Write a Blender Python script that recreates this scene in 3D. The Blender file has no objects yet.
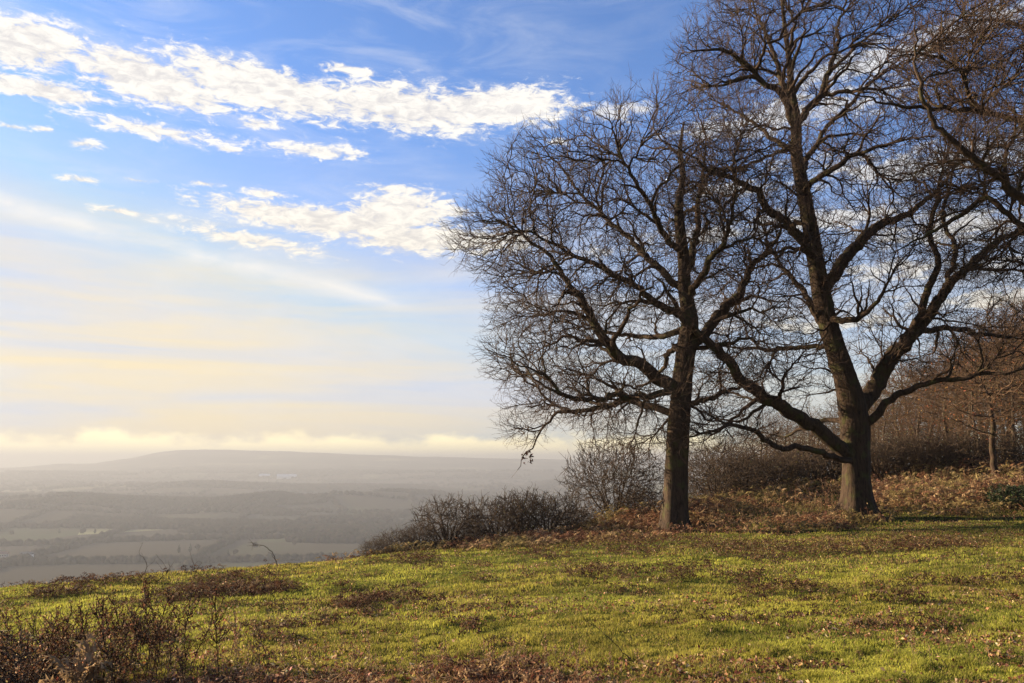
import bpy, math, random
import numpy as np
from mathutils import Vector

random.seed(7)
RNG = np.random.default_rng(11)
sc = bpy.context.scene
col = sc.collection
R = math.radians

# ------------------------------------------------------------------ camera
W, H = 1024, 683
F_PX = 796.0
HORIZON = 462.0
PITCH = math.atan((HORIZON - H / 2) / F_PX)
EYE = 1.7
cam_d = bpy.data.cameras.new('camera')
cam_d.sensor_width = 36.0
cam_d.lens = 36.0 * F_PX / W
cam_d.clip_start = 0.1
cam_d.clip_end = 60000
cam = bpy.data.objects.new('camera', cam_d)
col.objects.link(cam)
cam.location = (0, 0, EYE)
cam.rotation_euler = (math.pi / 2 + PITCH, 0, 0)
sc.camera = cam


def ray(px, py):
    a = (px - W / 2) / F_PX
    b = (H / 2 - py) / F_PX
    c, s = math.cos(PITCH), math.sin(PITCH)
    return np.array([a, c - b * s, s + b * c])


def at(px, py, y):
    d = ray(px, py)
    d = d * (y / d[1])
    return np.array([d[0], d[1], d[2] + EYE])


def azel(px, py):
    d = ray(px, py)
    d = d / np.linalg.norm(d)
    return math.degrees(math.atan2(d[0], d[1])), math.degrees(math.asin(d[2]))


# ------------------------------------------------------------------ noise (numpy value noise)
_tab = np.random.default_rng(3).random((256, 256))


def vnoise(x, y):
    xi = np.floor(x).astype(int); yi = np.floor(y).astype(int)
    fx = x - xi; fy = y - yi
    fx = fx * fx * (3 - 2 * fx); fy = fy * fy * (3 - 2 * fy)
    a = _tab[xi % 256, yi % 256]; b = _tab[(xi + 1) % 256, yi % 256]
    c = _tab[xi % 256, (yi + 1) % 256]; d = _tab[(xi + 1) % 256, (yi + 1) % 256]
    return a + (b - a) * fx + (c - a) * fy + (a - b - c + d) * fx * fy


def fbm(x, y, o=4):
    s = 0; a = 0.5; t = 0
    for k in range(o):
        s = s + a * vnoise(x * 2 ** k + 17.3 * k, y * 2 ** k + 5.1 * k); t += a; a *= 0.5
    return s / t


def smooth(a, b, x):
    t = np.clip((x - a) / (b - a), 0, 1)
    return t * t * (3 - 2 * t)


# ------------------------------------------------------------------ terrain
def crest_y(x):
    return np.interp(x, [-60, -11.5, -4.5, 1.5, 6, 10, 15, 40, 80], [11, 16.9, 20.6, 26.0, 31.5, 38, 46, 62, 80])


RIDGE_PX = [-400, -120, 0, 30, 60, 100, 140, 160, 180, 230, 300, 400, 500, 570, 700, 1024, 1400]
RIDGE_PY = [468, 469, 468.5, 467, 464.5, 463.2, 457.5, 453.5, 450.5, 450.2, 452, 456, 458, 459.5, 460, 456, 458]


def ground_z(x, y):
    x = np.asarray(x, float); y = np.asarray(y, float)
    xc = np.clip(x, -45, 45)
    yc = np.clip(y, -20, 60)
    near = -0.03 * yc + 0.04 * xc
    near = near + 1.25 * smooth(27, 42, y) * smooth(4, 22, x)
    near = near + 0.35 * smooth(24, 31, y) * smooth(-2, 10, x)
    near = near + 0.12 * (fbm(x * 0.35 + 40, y * 0.35 + 9, 3) - 0.5) + 0.11 * (fbm(x * 1.1, y * 1.5, 4) - 0.5)
    s = np.maximum(y - crest_y(x), 0)
    L = 5.0
    slope = np.interp(x, [-5, 6, 20], [0.42, 0.40, 0.25])
    near = near - slope * (np.sqrt(s * s + L * L) - L)
    r = np.maximum(y, 1.0)
    px = 512 + F_PX * x / r / math.cos(PITCH) ** 0
    val = -125 + 14 * (fbm(x / 700.0 + 3, y / 700.0 + 8, 3) - 0.5) * smooth(500, 1200, y)
    # low wooded rises inside the vale
    val = val + 38 * np.exp(-((y - 2500 - 330 * np.sin(x / 430.0 + 1)) / 330.0) ** 2) * np.clip(2.4 * fbm(x / 420.0 + 11, y / 3000.0, 3) - .65, 0, 1.2) 
    val = val + 48 * np.exp(-((y - 3900 - 420 * np.sin(x / 700.0)) / 420.0) ** 2) * np.clip(2.4 * fbm(x / 700.0 + 71, y / 3000.0, 3) - .65, 0, 1.2)
    val = val + 70 * np.exp(-((y - 5000) / 450.0) ** 2) * (0.3 + 0.9 * fbm(x / 1800.0 + 31, y / 3000.0, 2))
    val = val + 88 * np.exp(-((y - 3500) / 500.0) ** 2) * np.exp(-((x - 560) / 330.0) ** 2)
    D = 7000.0
    hz = EYE + (HORIZON - np.interp(px, RIDGE_PX, RIDGE_PY)) / F_PX * D * 1.0 + 9 * (fbm(px / 22.0, px * 0 + 2.0, 3) - 0.5)
    k = smooth(4300, D, y)
    val = val + (hz + 125) * k ** 1.5
    val = np.where(y > D, hz - (y - D) * 0.02, val)
    w = 6.0
    return np.where(near > val + 3 * w, near, np.where(val > near + 3 * w, val, (near + val) / 2 + np.sqrt(((near - val) / 2) ** 2 + 0.05)))


def gz(x, y):
    return float(ground_z(np.array([x]), np.array([y]))[0])


# ------------------------------------------------------------------ object helpers
def tag(o, label=None, cat=None, group=None, kind=None):
    if label: o['label'] = label
    if cat: o['category'] = cat
    if group: o['group'] = group
    if kind: o['kind'] = kind
    return o


def empty(name, loc, label, cat, group=None, rz=0.0, s=1.0):
    o = bpy.data.objects.new(name, None)
    col.objects.link(o)
    o.location = tuple(loc); o.rotation_euler = (0, 0, rz); o.scale = (s, s, s)
    o.empty_display_size = 0.2
    return tag(o, label, cat, group)


def mk(name, V, faces, mat, parent=None, colr=None, smooth_=True):
    """faces: list of int arrays (n, k)"""
    me = bpy.data.meshes.new(name)
    V = np.asarray(V, np.float32)
    me.vertices.add(len(V)); me.vertices.foreach_set('co', V.ravel())
    faces = [np.asarray(f, np.int32) for f in faces if len(f)]
    idx = np.concatenate([f.ravel() for f in faces])
    tot = np.concatenate([np.full(len(f), f.shape[1], np.int32) for f in faces])
    start = np.concatenate([[0], np.cumsum(tot)[:-1]]).astype(np.int32)
    me.loops.add(len(idx)); me.loops.foreach_set('vertex_index', idx)
    me.polygons.add(len(tot)); me.polygons.foreach_set('loop_start', start)
    me.polygons.foreach_set('use_smooth', np.full(len(tot), smooth_, bool))
    if colr is not None:
        c = np.ones((len(V), 4), np.float32); c[:, :3] = colr
        a = me.color_attributes.new('tint', 'FLOAT_COLOR', 'POINT')
        a.data.foreach_set('color', c.ravel())
    me.update(calc_edges=True)
    me.materials.append(mat)
    o = bpy.data.objects.new(name, me)
    col.objects.link(o)
    if parent is not None: o.parent = parent
    return o


def dup(root, loc, rz, s, label=None, group=None):
    r = root.copy(); col.objects.link(r)
    r.location = tuple(loc); r.rotation_euler = (0, 0, rz); r.scale = s if hasattr(s, '__len__') else (s, s, s)
    if label: r['label'] = label
    if group: r['group'] = group
    for ch in list(root.children):
        c = ch.copy(); col.objects.link(c); c.parent = r
        for g in ch.children:
            d = g.copy(); col.objects.link(d); d.parent = c
    return r


# ------------------------------------------------------------------ materials
def new_mat(name):
    m = bpy.data.materials.new(name); m.use_nodes = True
    nt = m.node_tree; nt.nodes.clear()
    return m, nt


def N(nt, typ, **kw):
    n = nt.nodes.new(typ)
    for k, v in kw.items(): setattr(n, k, v)
    return n


def ramp(nt, fac, stops, interp='LINEAR'):
    n = N(nt, 'ShaderNodeValToRGB'); n.color_ramp.interpolation = interp
    e = n.color_ramp.elements
    while len(e) < len(stops): e.new(0.5)
    for i, (p, c) in enumerate(stops):
        e[i].position = p; e[i].color = (*c, 1) if len(c) == 3 else c
    nt.links.new(fac, n.inputs['Fac'])
    return n.outputs['Color']


def noise(nt, vec, scale, detail=4, rough=0.55, dist=0.0):
    n = N(nt, 'ShaderNodeTexNoise'); n.inputs['Scale'].default_value = scale
    n.inputs['Detail'].default_value = detail; n.inputs['Roughness'].default_value = rough
    n.inputs['Distortion'].default_value = dist
    nt.links.new(vec, n.inputs['Vector'])
    return n.outputs['Fac']


def mapping(nt, vec, scale=(1, 1, 1), loc=(0, 0, 0), rot=(0, 0, 0)):
    n = N(nt, 'ShaderNodeMapping')
    n.inputs['Scale'].default_value = scale; n.inputs['Location'].default_value = loc; n.inputs['Rotation'].default_value = rot
    nt.links.new(vec, n.inputs['Vector'])
    return n.outputs['Vector']


def mixc(nt, fac, a, b, mode='MIX'):
    n = N(nt, 'ShaderNodeMix', data_type='RGBA', blend_type=mode)
    for s, v in ((0, fac), (6, a), (7, b)):
        if hasattr(v, 'links'): nt.links.new(v, n.inputs[s])
        else: n.inputs[s].default_value = v if not isinstance(v, tuple) else ((*v, 1) if len(v) == 3 else v)
    return n.outputs[2]


def principled(nt, rough=0.9, spec=0.15):
    p = N(nt, 'ShaderNodeBsdfPrincipled'); o = N(nt, 'ShaderNodeOutputMaterial')
    p.inputs['Roughness'].default_value = rough
    p.inputs['Specular IOR Level'].default_value = spec
    nt.links.new(p.outputs[0], o.inputs['Surface'])
    return p, o


def bark_mat(name, base, dark, moss=None, scale=6.0, bump=0.5):
    m, nt = new_mat(name)
    tc = N(nt, 'ShaderNodeTexCoord').outputs['Object']
    v = mapping(nt, tc, (1, 1, 0.22))
    a = noise(nt, v, scale * 2.2, 5, 0.65, 0.6)
    b = noise(nt, tc, 1.1, 3, 0.5)
    c = ramp(nt, a, [(0.30, dark), (0.50, base), (0.72, tuple(x * 1.5 for x in base))])
    c = mixc(nt, ramp(nt, b, [(0.35, (0, 0, 0)), (0.7, (0.5, 0.5, 0.5))]), c, tuple(x * 1.3 for x in base))
    if moss:
        g = noise(nt, tc, 2.3, 4, 0.6)
        c = mixc(nt, ramp(nt, g, [(0.52, (0, 0, 0)), (0.68, (0.75, 0.75, 0.75))]), c, moss)
    p, o = principled(nt, 0.92, 0.12)
    nt.links.new(c, p.inputs['Base Color'])
    bp = N(nt, 'ShaderNodeBump'); bp.inputs['Strength'].default_value = bump; bp.inputs['Distance'].default_value = 0.05
    nt.links.new(a, bp.inputs['Height']); nt.links.new(bp.outputs[0], p.inputs['Normal'])
    return m


def plain_mat(name, c, rough=0.9, var=0.25, scale=3.0, spec=0.12):
    m, nt = new_mat(name)
    tc = N(nt, 'ShaderNodeTexCoord').outputs['Object']
    a = noise(nt, tc, scale, 3)
    k = ramp(nt, a, [(0.3, tuple(x * (1 - var) for x in c)), (0.7, tuple(x * (1 + var) for x in c))])
    p, o = principled(nt, rough, spec)
    nt.links.new(k, p.inputs['Base Color'])
    return m


def leafy_mat(name, trans=0.35, gain=1.0, rough=0.8, spec=0.1):
    m, nt = new_mat(name)
    at_ = N(nt, 'ShaderNodeAttribute', attribute_name='tint')
    d = N(nt, 'ShaderNodeBsdfPrincipled'); d.inputs['Roughness'].default_value = rough; d.inputs['Specular IOR Level'].default_value = spec
    t = N(nt, 'ShaderNodeBsdfTranslucent')
    mx = N(nt, 'ShaderNodeMixShader'); mx.inputs[0].default_value = trans
    o = N(nt, 'ShaderNodeOutputMaterial')
    nt.links.new(at_.outputs['Color'], d.inputs['Base Color']); nt.links.new(at_.outputs['Color'], t.inputs['Color'])
    nt.links.new(d.outputs[0], mx.inputs[1]); nt.links.new(t.outputs[0], mx.inputs[2])
    nt.links.new(mx.outputs[0], o.inputs['Surface'])
    return m


M_OAK = bark_mat('oak_bark', (0.042, 0.026, 0.016), (0.010, 0.007, 0.005), (0.055, 0.056, 0.016), 6.0, 0.9)
M_BRANCH = bark_mat('branch_bark', (0.048, 0.029, 0.018), (0.017, 0.011, 0.007), (0.044, 0.040, 0.015), 7.0, 0.4)
M_TWIG = plain_mat('twig_bark', (0.062, 0.034, 0.021), 0.75, 0.25, 1.2, 0.25)
M_WOODBARK = bark_mat('wood_bark', (0.075, 0.052, 0.034), (0.03, 0.02, 0.013), (0.05, 0.05, 0.02), 5.0, 0.4)
M_WOODTWIG = plain_mat('wood_twig', (0.078, 0.046, 0.026), 0.85, 0.3, 0.8)
M_SHRUB = plain_mat('shrub_stem', (0.058, 0.038, 0.024), 0.85, 0.3, 2.0)
M_LEAF = leafy_mat('dry_leaf', 0.35)
M_GRASS = leafy_mat('grass_blade', 0.45)
M_BRACKEN = leafy_mat('bracken_frond', 0.35)
M_HOLLY = leafy_mat('holly_leaf', 0.2, rough=0.5, spec=0.25)

# ------------------------------------------------------------------ ground sheet
def ground_material():
    m, nt = new_mat('ground_soil_and_fields')
    geo = N(nt, 'ShaderNodeNewGeometry').outputs['Position']
    a = noise(nt, geo, 0.9, 5, 0.6); b = noise(nt, geo, 5.0, 4, 0.6)
    near = ramp(nt, a, [(0.36, (0.055, 0.040, 0.018)), (0.50, (0.075, 0.085, 0.018)), (0.68, (0.105, 0.125, 0.020))])
    near = mixc(nt, ramp(nt, b, [(0.40, (0.7, 0.7, 0.7)), (0.56, (0, 0, 0))]), near, (0.06, 0.038, 0.022))
    # valley: patchwork of fields
    vw = mapping(nt, geo, (1 / 330.0, 1 / 520.0, 0.0), (3.3, 1.7, 0))
    vo = N(nt, 'ShaderNodeTexVoronoi'); vo.inputs['Scale'].default_value = 1.0; nt.links.new(vw, vo.inputs['Vector'])
    sep = N(nt, 'ShaderNodeSeparateColor'); nt.links.new(vo.outputs['Color'], sep.inputs[0])
    fld = ramp(nt, sep.outputs[0], [(0.0, (0.048, 0.042, 0.034)), (0.30, (0.055, 0.060, 0.034)), (0.50, (0.042, 0.042, 0.034)), (0.74, (0.064, 0.067, 0.040)), (0.86, (0.055, 0.046, 0.037)), (0.94, (0.18, 0.175, 0.095))], 'CONSTANT')
    wn = noise(nt, mapping(nt, geo, (1 / 900.0, 1 / 900.0, 0)), 1.0, 4, 0.6)
    fld = mixc(nt, ramp(nt, wn, [(0.44, (0, 0, 0)), (0.52, (1, 1, 1))]), fld, (0.05, 0.042, 0.03))
    sx = N(nt, 'ShaderNodeSeparateXYZ'); nt.links.new(geo, sx.inputs[0])
    mr = N(nt, 'ShaderNodeMapRange'); mr.inputs['From Min'].default_value = -40; mr.inputs['From Max'].default_value = -100
    nt.links.new(sx.outputs[2], mr.inputs['Value'])
    far = N(nt, 'ShaderNodeMapRange'); far.inputs['From Min'].default_value = 300; far.inputs['From Max'].default_value = 600
    nt.links.new(sx.outputs[1], far.inputs['Value'])
    mm = N(nt, 'ShaderNodeMath', operation='MAXIMUM'); nt.links.new(mr.outputs[0], mm.inputs[0]); nt.links.new(far.outputs[0], mm.inputs[1])
    c = mixc(nt, mm.outputs[0], near, fld)
    # distant ridge: mostly wooded
    fr = N(nt, 'ShaderNodeMapRange'); fr.inputs['From Min'].default_value = 4700; fr.inputs['From Max'].default_value = 5600
    nt.links.new(sx.outputs[1], fr.inputs['Value'])
    rn = noise(nt, mapping(nt, geo, (1 / 420.0, 1 / 260.0, 0)), 1.0, 6, .62)
    c = mixc(nt, fr.outputs[0], c, ramp(nt, rn, [(.42, (0.025, .025, .02)), (.58, (.06, .055, .04)), (.66, (.15, .14, .08))]))
    p, o = principled(nt, 1.0, 0.0)
    nt.links.new(c, p.inputs['Base Color'])
    bp = N(nt, 'ShaderNodeBump'); bp.inputs['Strength'].default_value = 0.6; bp.inputs['Distance'].default_value = 0.04
    nt.links.new(b, bp.inputs['Height']); nt.links.new(bp.outputs[0], p.inputs['Normal'])
    return m


na = 720
rr = np.concatenate([[0.0], 1.0 * (60 / 1.0) ** (np.arange(430) / 430), 60 * (14500 / 60) ** (np.arange(230) / 229)])
nr = len(rr)
# azimuths: fine in front, coarse behind
azf = np.linspace(-42, 42, 560); azb = np.linspace(42, 318, na - 560 + 2)[1:-1]
az = np.radians(np.concatenate([azf, azb]))
GX = np.outer(rr, np.sin(az)); GY = np.outer(rr, np.cos(az))
GZ = ground_z(GX.ravel(), GY.ravel()).reshape(GX.shape)
GZ[0, :] = GZ[0, 0]
V = np.stack([GX, GY, GZ], -1).reshape(-1, 3)
i = np.arange(nr - 1)[:, None]; j = np.arange(na)[None, :]; j2 = (j + 1) % na
Fq = np.stack([i * na + j, (i + 1) * na + j + 0 * i, (i + 1) * na + j2, i * na + j2], -1)
tri0 = np.stack([0 * j[0], na + j[0], na + j2[0]], -1)
Fq = Fq[1:].reshape(-1, 4)[:, ::-1]
g = mk('ground', V, [Fq, tri0[:, ::-1]], ground_material())
g['kind'] = 'structure'

# ------------------------------------------------------------------ branching skeletons
class Skel:
    def __init__(self):
        self.P = []; self.par = []; self.R = []; self.part = []

    def polyline(self, pts, rad, part, parent=-1, step=0.25, jit=0.02, rng=RNG):
        """Catmull-Rom through pts; returns list of indices"""
        pts = [np.array(p, float) for p in pts]
        if parent >= 0:
            pp = np.array(self.P[parent]); pts[0] = pp
        q = [2 * pts[0] - pts[1]] + pts + [2 * pts[-1] - pts[-2]]
        out = []
        prev = parent
        for k in range(len(pts) - 1):
            p0, p1, p2, p3 = q[k:k + 4]
            n = max(1, int(np.linalg.norm(p2 - p1) / step))
            for t in range(n):
                u = t / n
                if k == 0 and t == 0 and parent >= 0: continue
                c = 0.5 * ((2 * p1) + (-p0 + p2) * u + (2 * p0 - 5 * p1 + 4 * p2 - p3) * u * u + (-p0 + 3 * p1 - 3 * p2 + p3) * u ** 3)
                r = rad[k] + (rad[k + 1] - rad[k]) * u
                c = c + rng.normal(0, jit, 3) * (1 if out else 0)
                self.P.append(c); self.R.append(r); self.par.append(prev); self.part.append(part)
                prev = len(self.P) - 1; out.append(prev)
        self.P.append(pts[-1]); self.R.append(rad[-1]); self.par.append(prev); self.part.append(part)
        out.append(len(self.P) - 1)
        return out

    def nearest(self, p, idx=None):
        A = np.array(self.P) if idx is None else np.array([self.P[i] for i in idx])
        k = int(np.argmin(((A - np.array(p)) ** 2).sum(1)))
        return k if idx is None else idx[k]


def colonize(sk, A, step, infl, kill, iters, rng, up=0.0, jit=0.25, cap=60000, tip=0.006, expo=2.3, part=-1, wob=0.03):
    n0 = len(sk.P)
    P = np.zeros((cap, 3)); P[:n0] = np.array(sk.P)
    par = np.full(cap, -1); par[:n0] = sk.par
    kids = np.zeros(cap, int)
    n = n0
    near = np.zeros(len(A), int); d2 = np.full(len(A), 1e9)
    for c0 in range(0, n0, 200):
        dd = ((A[:, None, :] - P[None, c0:min(c0 + 200, n0), :]) ** 2).sum(2)
        m = dd.argmin(1); v = dd[np.arange(len(A)), m]; u = v < d2
        d2[u] = v[u]; near[u] = m[u] + c0
    alive = d2 > kill ** 2
    for it in range(iters):
        act = alive & (d2 < infl ** 2)
        if not act.any(): break
        a = A[act]; nn = near[act]
        vec = a - P[nn]; vec /= np.linalg.norm(vec, axis=1)[:, None] + 1e-9
        u, inv = np.unique(nn, return_inverse=True)
        s = np.zeros((len(u), 3)); np.add.at(s, inv, vec)
        ok = kids[u] < 4
        u = u[ok]; s = s[ok]
        if len(u) == 0: break
        s = s / (np.linalg.norm(s, axis=1)[:, None] + 1e-6) + rng.normal(0, jit, s.shape)
        s[:, 2] += up
        s /= np.linalg.norm(s, axis=1)[:, None]
        new = P[u] + s * step
        k = len(new)
        if n + k > cap: break
        P[n:n + k] = new; par[n:n + k] = u; kids[u] += 1
        ai = np.where(alive)[0]
        for c0 in range(0, k, 400):
            nw = new[c0:c0 + 400]
            dd = ((A[ai][:, None, :] - nw[None]) ** 2).sum(2)
            m = dd.argmin(1); v = dd[np.arange(len(ai)), m]; q = v < d2[ai]
            d2[ai[q]] = v[q]; near[ai[q]] = m[q] + n + c0
        n += k
        alive &= d2 > kill ** 2
    P = P[:n]; par = par[:n]
    P[n0:] += rng.normal(0, wob, (n - n0, 3))
    acc = np.zeros(n)
    Rr = np.zeros(n)
    haschild = np.zeros(n, bool)
    for i in range(n - 1, n0 - 1, -1):
        if not haschild[i]: acc[i] = tip ** expo
        Rr[i] = acc[i] ** (1 / expo)
        acc[par[i]] += acc[i]; haschild[par[i]] = True
    Rr[:n0] = sk.R
    for i in range(n0, n):
        p = par[i]
        lim = Rr[p] * (0.72 if p < n0 else 1.0)
        if Rr[i] > lim: Rr[i] = lim
    sk.P = P; sk.par = par; sk.R = Rr
    sk.part = np.concatenate([np.array(sk.part), np.full(n - n0, part)])
    return n0


from mathutils.kdtree import KDTree


class Net:
    """growing set of branch nodes"""
    def __init__(self, sk):
        self.P = [np.array(p) for p in sk.P]; self.par = list(sk.par); self.R = list(sk.R); self.part = list(sk.part)
        A = np.array(self.P); pa = np.array(self.par)
        T = norm(A - A[np.maximum(pa, 0)]); T[pa < 0] = (0, 0, 1)
        self.T = [t for t in T]; self.lev = [0 if q == 0 else 1 for q in self.part]

    def connect(self, targets, lev, a, b, r1, Lmin, rng, batches=5, seg=0.16, crook=0.07, jit=0.018, rmin=0.0, maxlev=9, host_lo=0.0, out=None, curl=0.25):
        order = rng.permutation(len(targets)); targets = targets[order]
        for bt in np.array_split(np.arange(len(targets)), batches):
            idx = [i for i in range(len(self.P)) if self.R[i] >= rmin and self.lev[i] <= maxlev and (self.lev[i] > 0 or self.R[i] < .34)]
            kd = KDTree(len(idx))
            for k in idx: kd.insert(self.P[k], k)
            kd.balance()
            for ti in bt:
                t = targets[ti]
                best = None; bc = 1e9
                for co, k, dist in kd.find_n(t, 22):
                    v = t - self.P[k]; L = dist + 1e-6
                    c = float(v @ self.T[k]) / L
                    cost = L * (1 + 2.8 * max(0.0, 0.62 - c) + 0.35 * max(0, c - .93)) * (1.0 if self.R[k] > r1 * 1.5 else 1.3)
                    if cost < bc: bc = cost; best = (k, v, L)
                if best is None or best[2] < Lmin: continue
                k, v, L = best
                vh = v / L
                m0 = self.T[k] * 0.7 + vh * 0.95 + rng.normal(0, .18, 3); m0 = m0 / np.linalg.norm(m0) * L * 1.1
                m1 = vh + rng.normal(0, .16, 3) + np.array([0, 0, .12]); m1 = m1 / np.linalg.norm(m1) * L * 0.9
                n = max(2, int(L / seg + .5)); s_ = np.arange(1, n + 1) / n; s_ = s_[:, None]
                h = (2 * s_**3 - 3 * s_**2 + 1) * self.P[k] + (s_**3 - 2 * s_**2 + s_) * m0 + (-2 * s_**3 + 3 * s_**2) * t + (s_**3 - s_**2) * m1
                w_ = np.cumsum(rng.normal(0, 1, (n, 3)), axis=0) / math.sqrt(n)
                h = h + w_ * crook * L * np.sin(s_ * math.pi * .9) + rng.normal(0, jit, (n, 3))
                r0 = min(self.R[k] * .74, a + b * L); r_end = min(r1, r0 * .75)
                p = k; pv = self.P[k]
                for q in range(n):
                    self.P.append(h[q]); self.par.append(p); self.R.append(r0 + (r_end - r0) * (q + 1) / n); self.part.append(-1); self.lev.append(lev)
                    d = h[q] - pv; self.T.append(d / (np.linalg.norm(d) + 1e-9)); pv = h[q]; p = len(self.P) - 1


FLARE_K = 0.45


def tubes(P, par, R_, part, flare=None):
    """returns dict part -> (V, F)"""
    n = len(P); P = np.asarray(P, float); par = np.asarray(par); R_ = np.asarray(R_, float); part = np.asarray(part)
    main = np.full(n, -1); best = np.full(n, -1.0)
    for i in range(n):
        p = par[i]
        if p >= 0:
            sc_ = R_[i] + (10 if part[i] == part[p] else 0) * (1 if part[p] >= 0 else 0)
            if sc_ > best[p]: best[p] = sc_; main[p] = i
    # a part never continues into another part
    chain = np.zeros(n, int); cstart = []; cend = []
    for i in range(n):
        p = par[i]
        if p >= 0 and main[p] == i and part[p] == part[i]:
            chain[i] = chain[p]; cend[chain[i]] = i
        else:
            chain[i] = len(cstart); cstart.append(i); cend.append(i)
    cstart = np.array(cstart); cend = np.array(cend); nc = len(cstart)
    pp = np.where(par[cstart] >= 0, par[cstart], cstart)
    D = P[cend] - P[pp]
    ax = np.eye(3)[np.argmin(np.abs(D), axis=1)]
    # direction per node
    mc = np.where(main >= 0, main, np.arange(n)); same = chain[mc] == chain
    nxt = np.where((main >= 0) & same, mc, np.arange(n)); prv = np.where(par >= 0, par, np.arange(n))
    T = P[nxt] - P[prv]; T /= np.linalg.norm(T, axis=1)[:, None] + 1e-9
    # rings: nodes then chain starts
    rp = np.concatenate([P, P[pp]])
    Ts = P[cstart] - P[pp]; l = np.linalg.norm(Ts, axis=1)[:, None]; Ts = np.where(l > 1e-6, Ts / (l + 1e-9), T[cstart])
    rt = np.concatenate([T, Ts])
    rrad = np.concatenate([R_, np.minimum(R_[cstart] * 1.12, np.maximum(R_[pp], R_[cstart]))])
    rref = np.concatenate([ax[chain], ax])
    U = np.cross(rref, rt); U /= np.linalg.norm(U, axis=1)[:, None] + 1e-9
    Vv = np.cross(rt, U)
    lower = np.where(chain[prv] == chain, prv, n + chain)
    r0 = R_[cstart]
    sides = np.where(r0 > 0.16, 22, np.where(r0 > 0.06, 10, np.where(r0 > 0.02, 5, 3)))
    res = {}
    hasedge = par >= 0
    for pt in np.unique(part):
        Vs = []; Fs = []; off = 0
        for s in (22, 10, 5, 3):
            e = np.where(hasedge & (part == pt) & (sides[chain] == s))[0]
            if not len(e): continue
            lo = lower[e]
            rings = np.unique(np.concatenate([lo, e]))
            mp = np.zeros(len(rp), int); mp[rings] = np.arange(len(rings))
            a = np.arange(s) * 2 * math.pi / s
            rad = rrad[rings][:, None] * np.ones(s)[None]
            if s == 22:
                z = rp[rings][:, 2:3]; th = a[None]
                rad = rad * (1 + 0.05 * np.sin(5 * th + 0.7 * z) + 0.035 * np.sin(9 * th - 1.3 * z + 1) + 0.04 * np.sin(2 * th + 0.9 * z))
                if flare is not None and pt == 0:
                    h = np.clip(z - flare, 0, 9)
                    rad = rad * (1 + FLARE_K * np.exp(-h / 0.36) * (0.38 + 0.75 * np.maximum(0, np.sin(2.5 * th + 1.4)) ** 3 + 0.22 * np.sin(5 * th)) + .10 * np.exp(-h / .8))
            vv = rp[rings][:, None] + rad[..., None] * (np.cos(a)[None, :, None] * U[rings][:, None] + np.sin(a)[None, :, None] * Vv[rings][:, None])
            Vs.append(vv.reshape(-1, 3))
            q = np.arange(s); q2 = (q + 1) % s
            A_ = mp[lo][:, None] * s; B_ = mp[e][:, None] * s
            f = np.stack([A_ + q, A_ + q2, B_ + q2, B_ + q], -1).reshape(-1, 4) + off
            Fs.append(f); off += len(rings) * s
        if Vs: res[int(pt)] = (np.concatenate(Vs), np.concatenate(Fs))
    return res


def poly_tubes(PL, RL):
    """PL (N,K,3), RL (N,K): 3-sided tubes"""
    Nn, K, _ = PL.shape
    T = np.zeros_like(PL)
    T[:, 1:-1] = PL[:, 2:] - PL[:, :-2]; T[:, 0] = PL[:, 1] - PL[:, 0]; T[:, -1] = PL[:, -1] - PL[:, -2]
    T /= np.linalg.norm(T, axis=2)[..., None] + 1e-9
    D = PL[:, -1] - PL[:, 0]
    ax = np.eye(3)[np.argmin(np.abs(D), axis=1)][:, None, :]
    U = np.cross(np.broadcast_to(ax, T.shape), T); U /= np.linalg.norm(U, axis=2)[..., None] + 1e-9
    Vv = np.cross(T, U)
    a = np.arange(3) * 2 * math.pi / 3
    vv = PL[:, :, None] + RL[:, :, None, None] * (np.cos(a)[None, None, :, None] * U[:, :, None] + np.sin(a)[None, None, :, None] * Vv[:, :, None])
    base = (np.arange(Nn)[:, None, None] * K + np.arange(K - 1)[None, :, None]) * 3
    q = np.arange(3)[None, None]; q2 = (q + 1) % 3
    f = np.stack([base + q, base + q2, base + 3 + q2, base + 3 + q], -1).reshape(-1, 4)
    return vv.reshape(-1, 3), f


def norm(v):
    return v / (np.linalg.norm(v, axis=-1)[..., None] + 1e-9)


def twigs(P, dirs, length, r, rng, K=4, up=0.1, spread=0.8, crook=0.35, sub=2, sublen=0.45):
    n = len(P)
    d = norm(dirs + rng.normal(0, spread, (n, 3)) + np.array([0, 0, up]))
    L = length * rng.uniform(0.5, 1.35, n)
    PL = np.zeros((n, K, 3)); PL[:, 0] = P; cur = d
    for k in range(1, K):
        cur = norm(cur + rng.normal(0, crook, (n, 3)) + np.array([0, 0, up * 0.5]))
        PL[:, k] = PL[:, k - 1] + cur * (L / (K - 1))[:, None]
    RL = np.linspace(1, 0.45, K)[None] * r * rng.uniform(0.8, 1.2, n)[:, None]
    V1, F1 = poly_tubes(PL, RL)
    Vs = [V1]; Fs = [F1]; off = len(V1)
    tips = [PL[:, -1]]
    for s_ in range(sub):
        k = rng.integers(1, K, n)
        b = PL[np.arange(n), k]; dd = norm(b - PL[np.arange(n), k - 1])
        d2 = norm(dd + rng.normal(0, 0.45, (n, 3)))
        L2 = L * sublen * rng.uniform(0.6, 1.3, n)
        m = b + d2 * (L2 / 2)[:, None]
        e = m + norm(d2 + rng.normal(0, 0.35, (n, 3)) + np.array([0, 0, up])) * (L2 / 2)[:, None]
        PP = np.stack([b, m, e], 1); RR = np.array([0.65, 0.5, 0.35])[None] * r * np.ones((n, 1))
        V2, F2 = poly_tubes(PP, RR)
        Vs.append(V2); Fs.append(F2 + off); off += len(V2); tips.append(e)
    return np.concatenate(Vs), np.concatenate(Fs), np.concatenate(tips)


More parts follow.
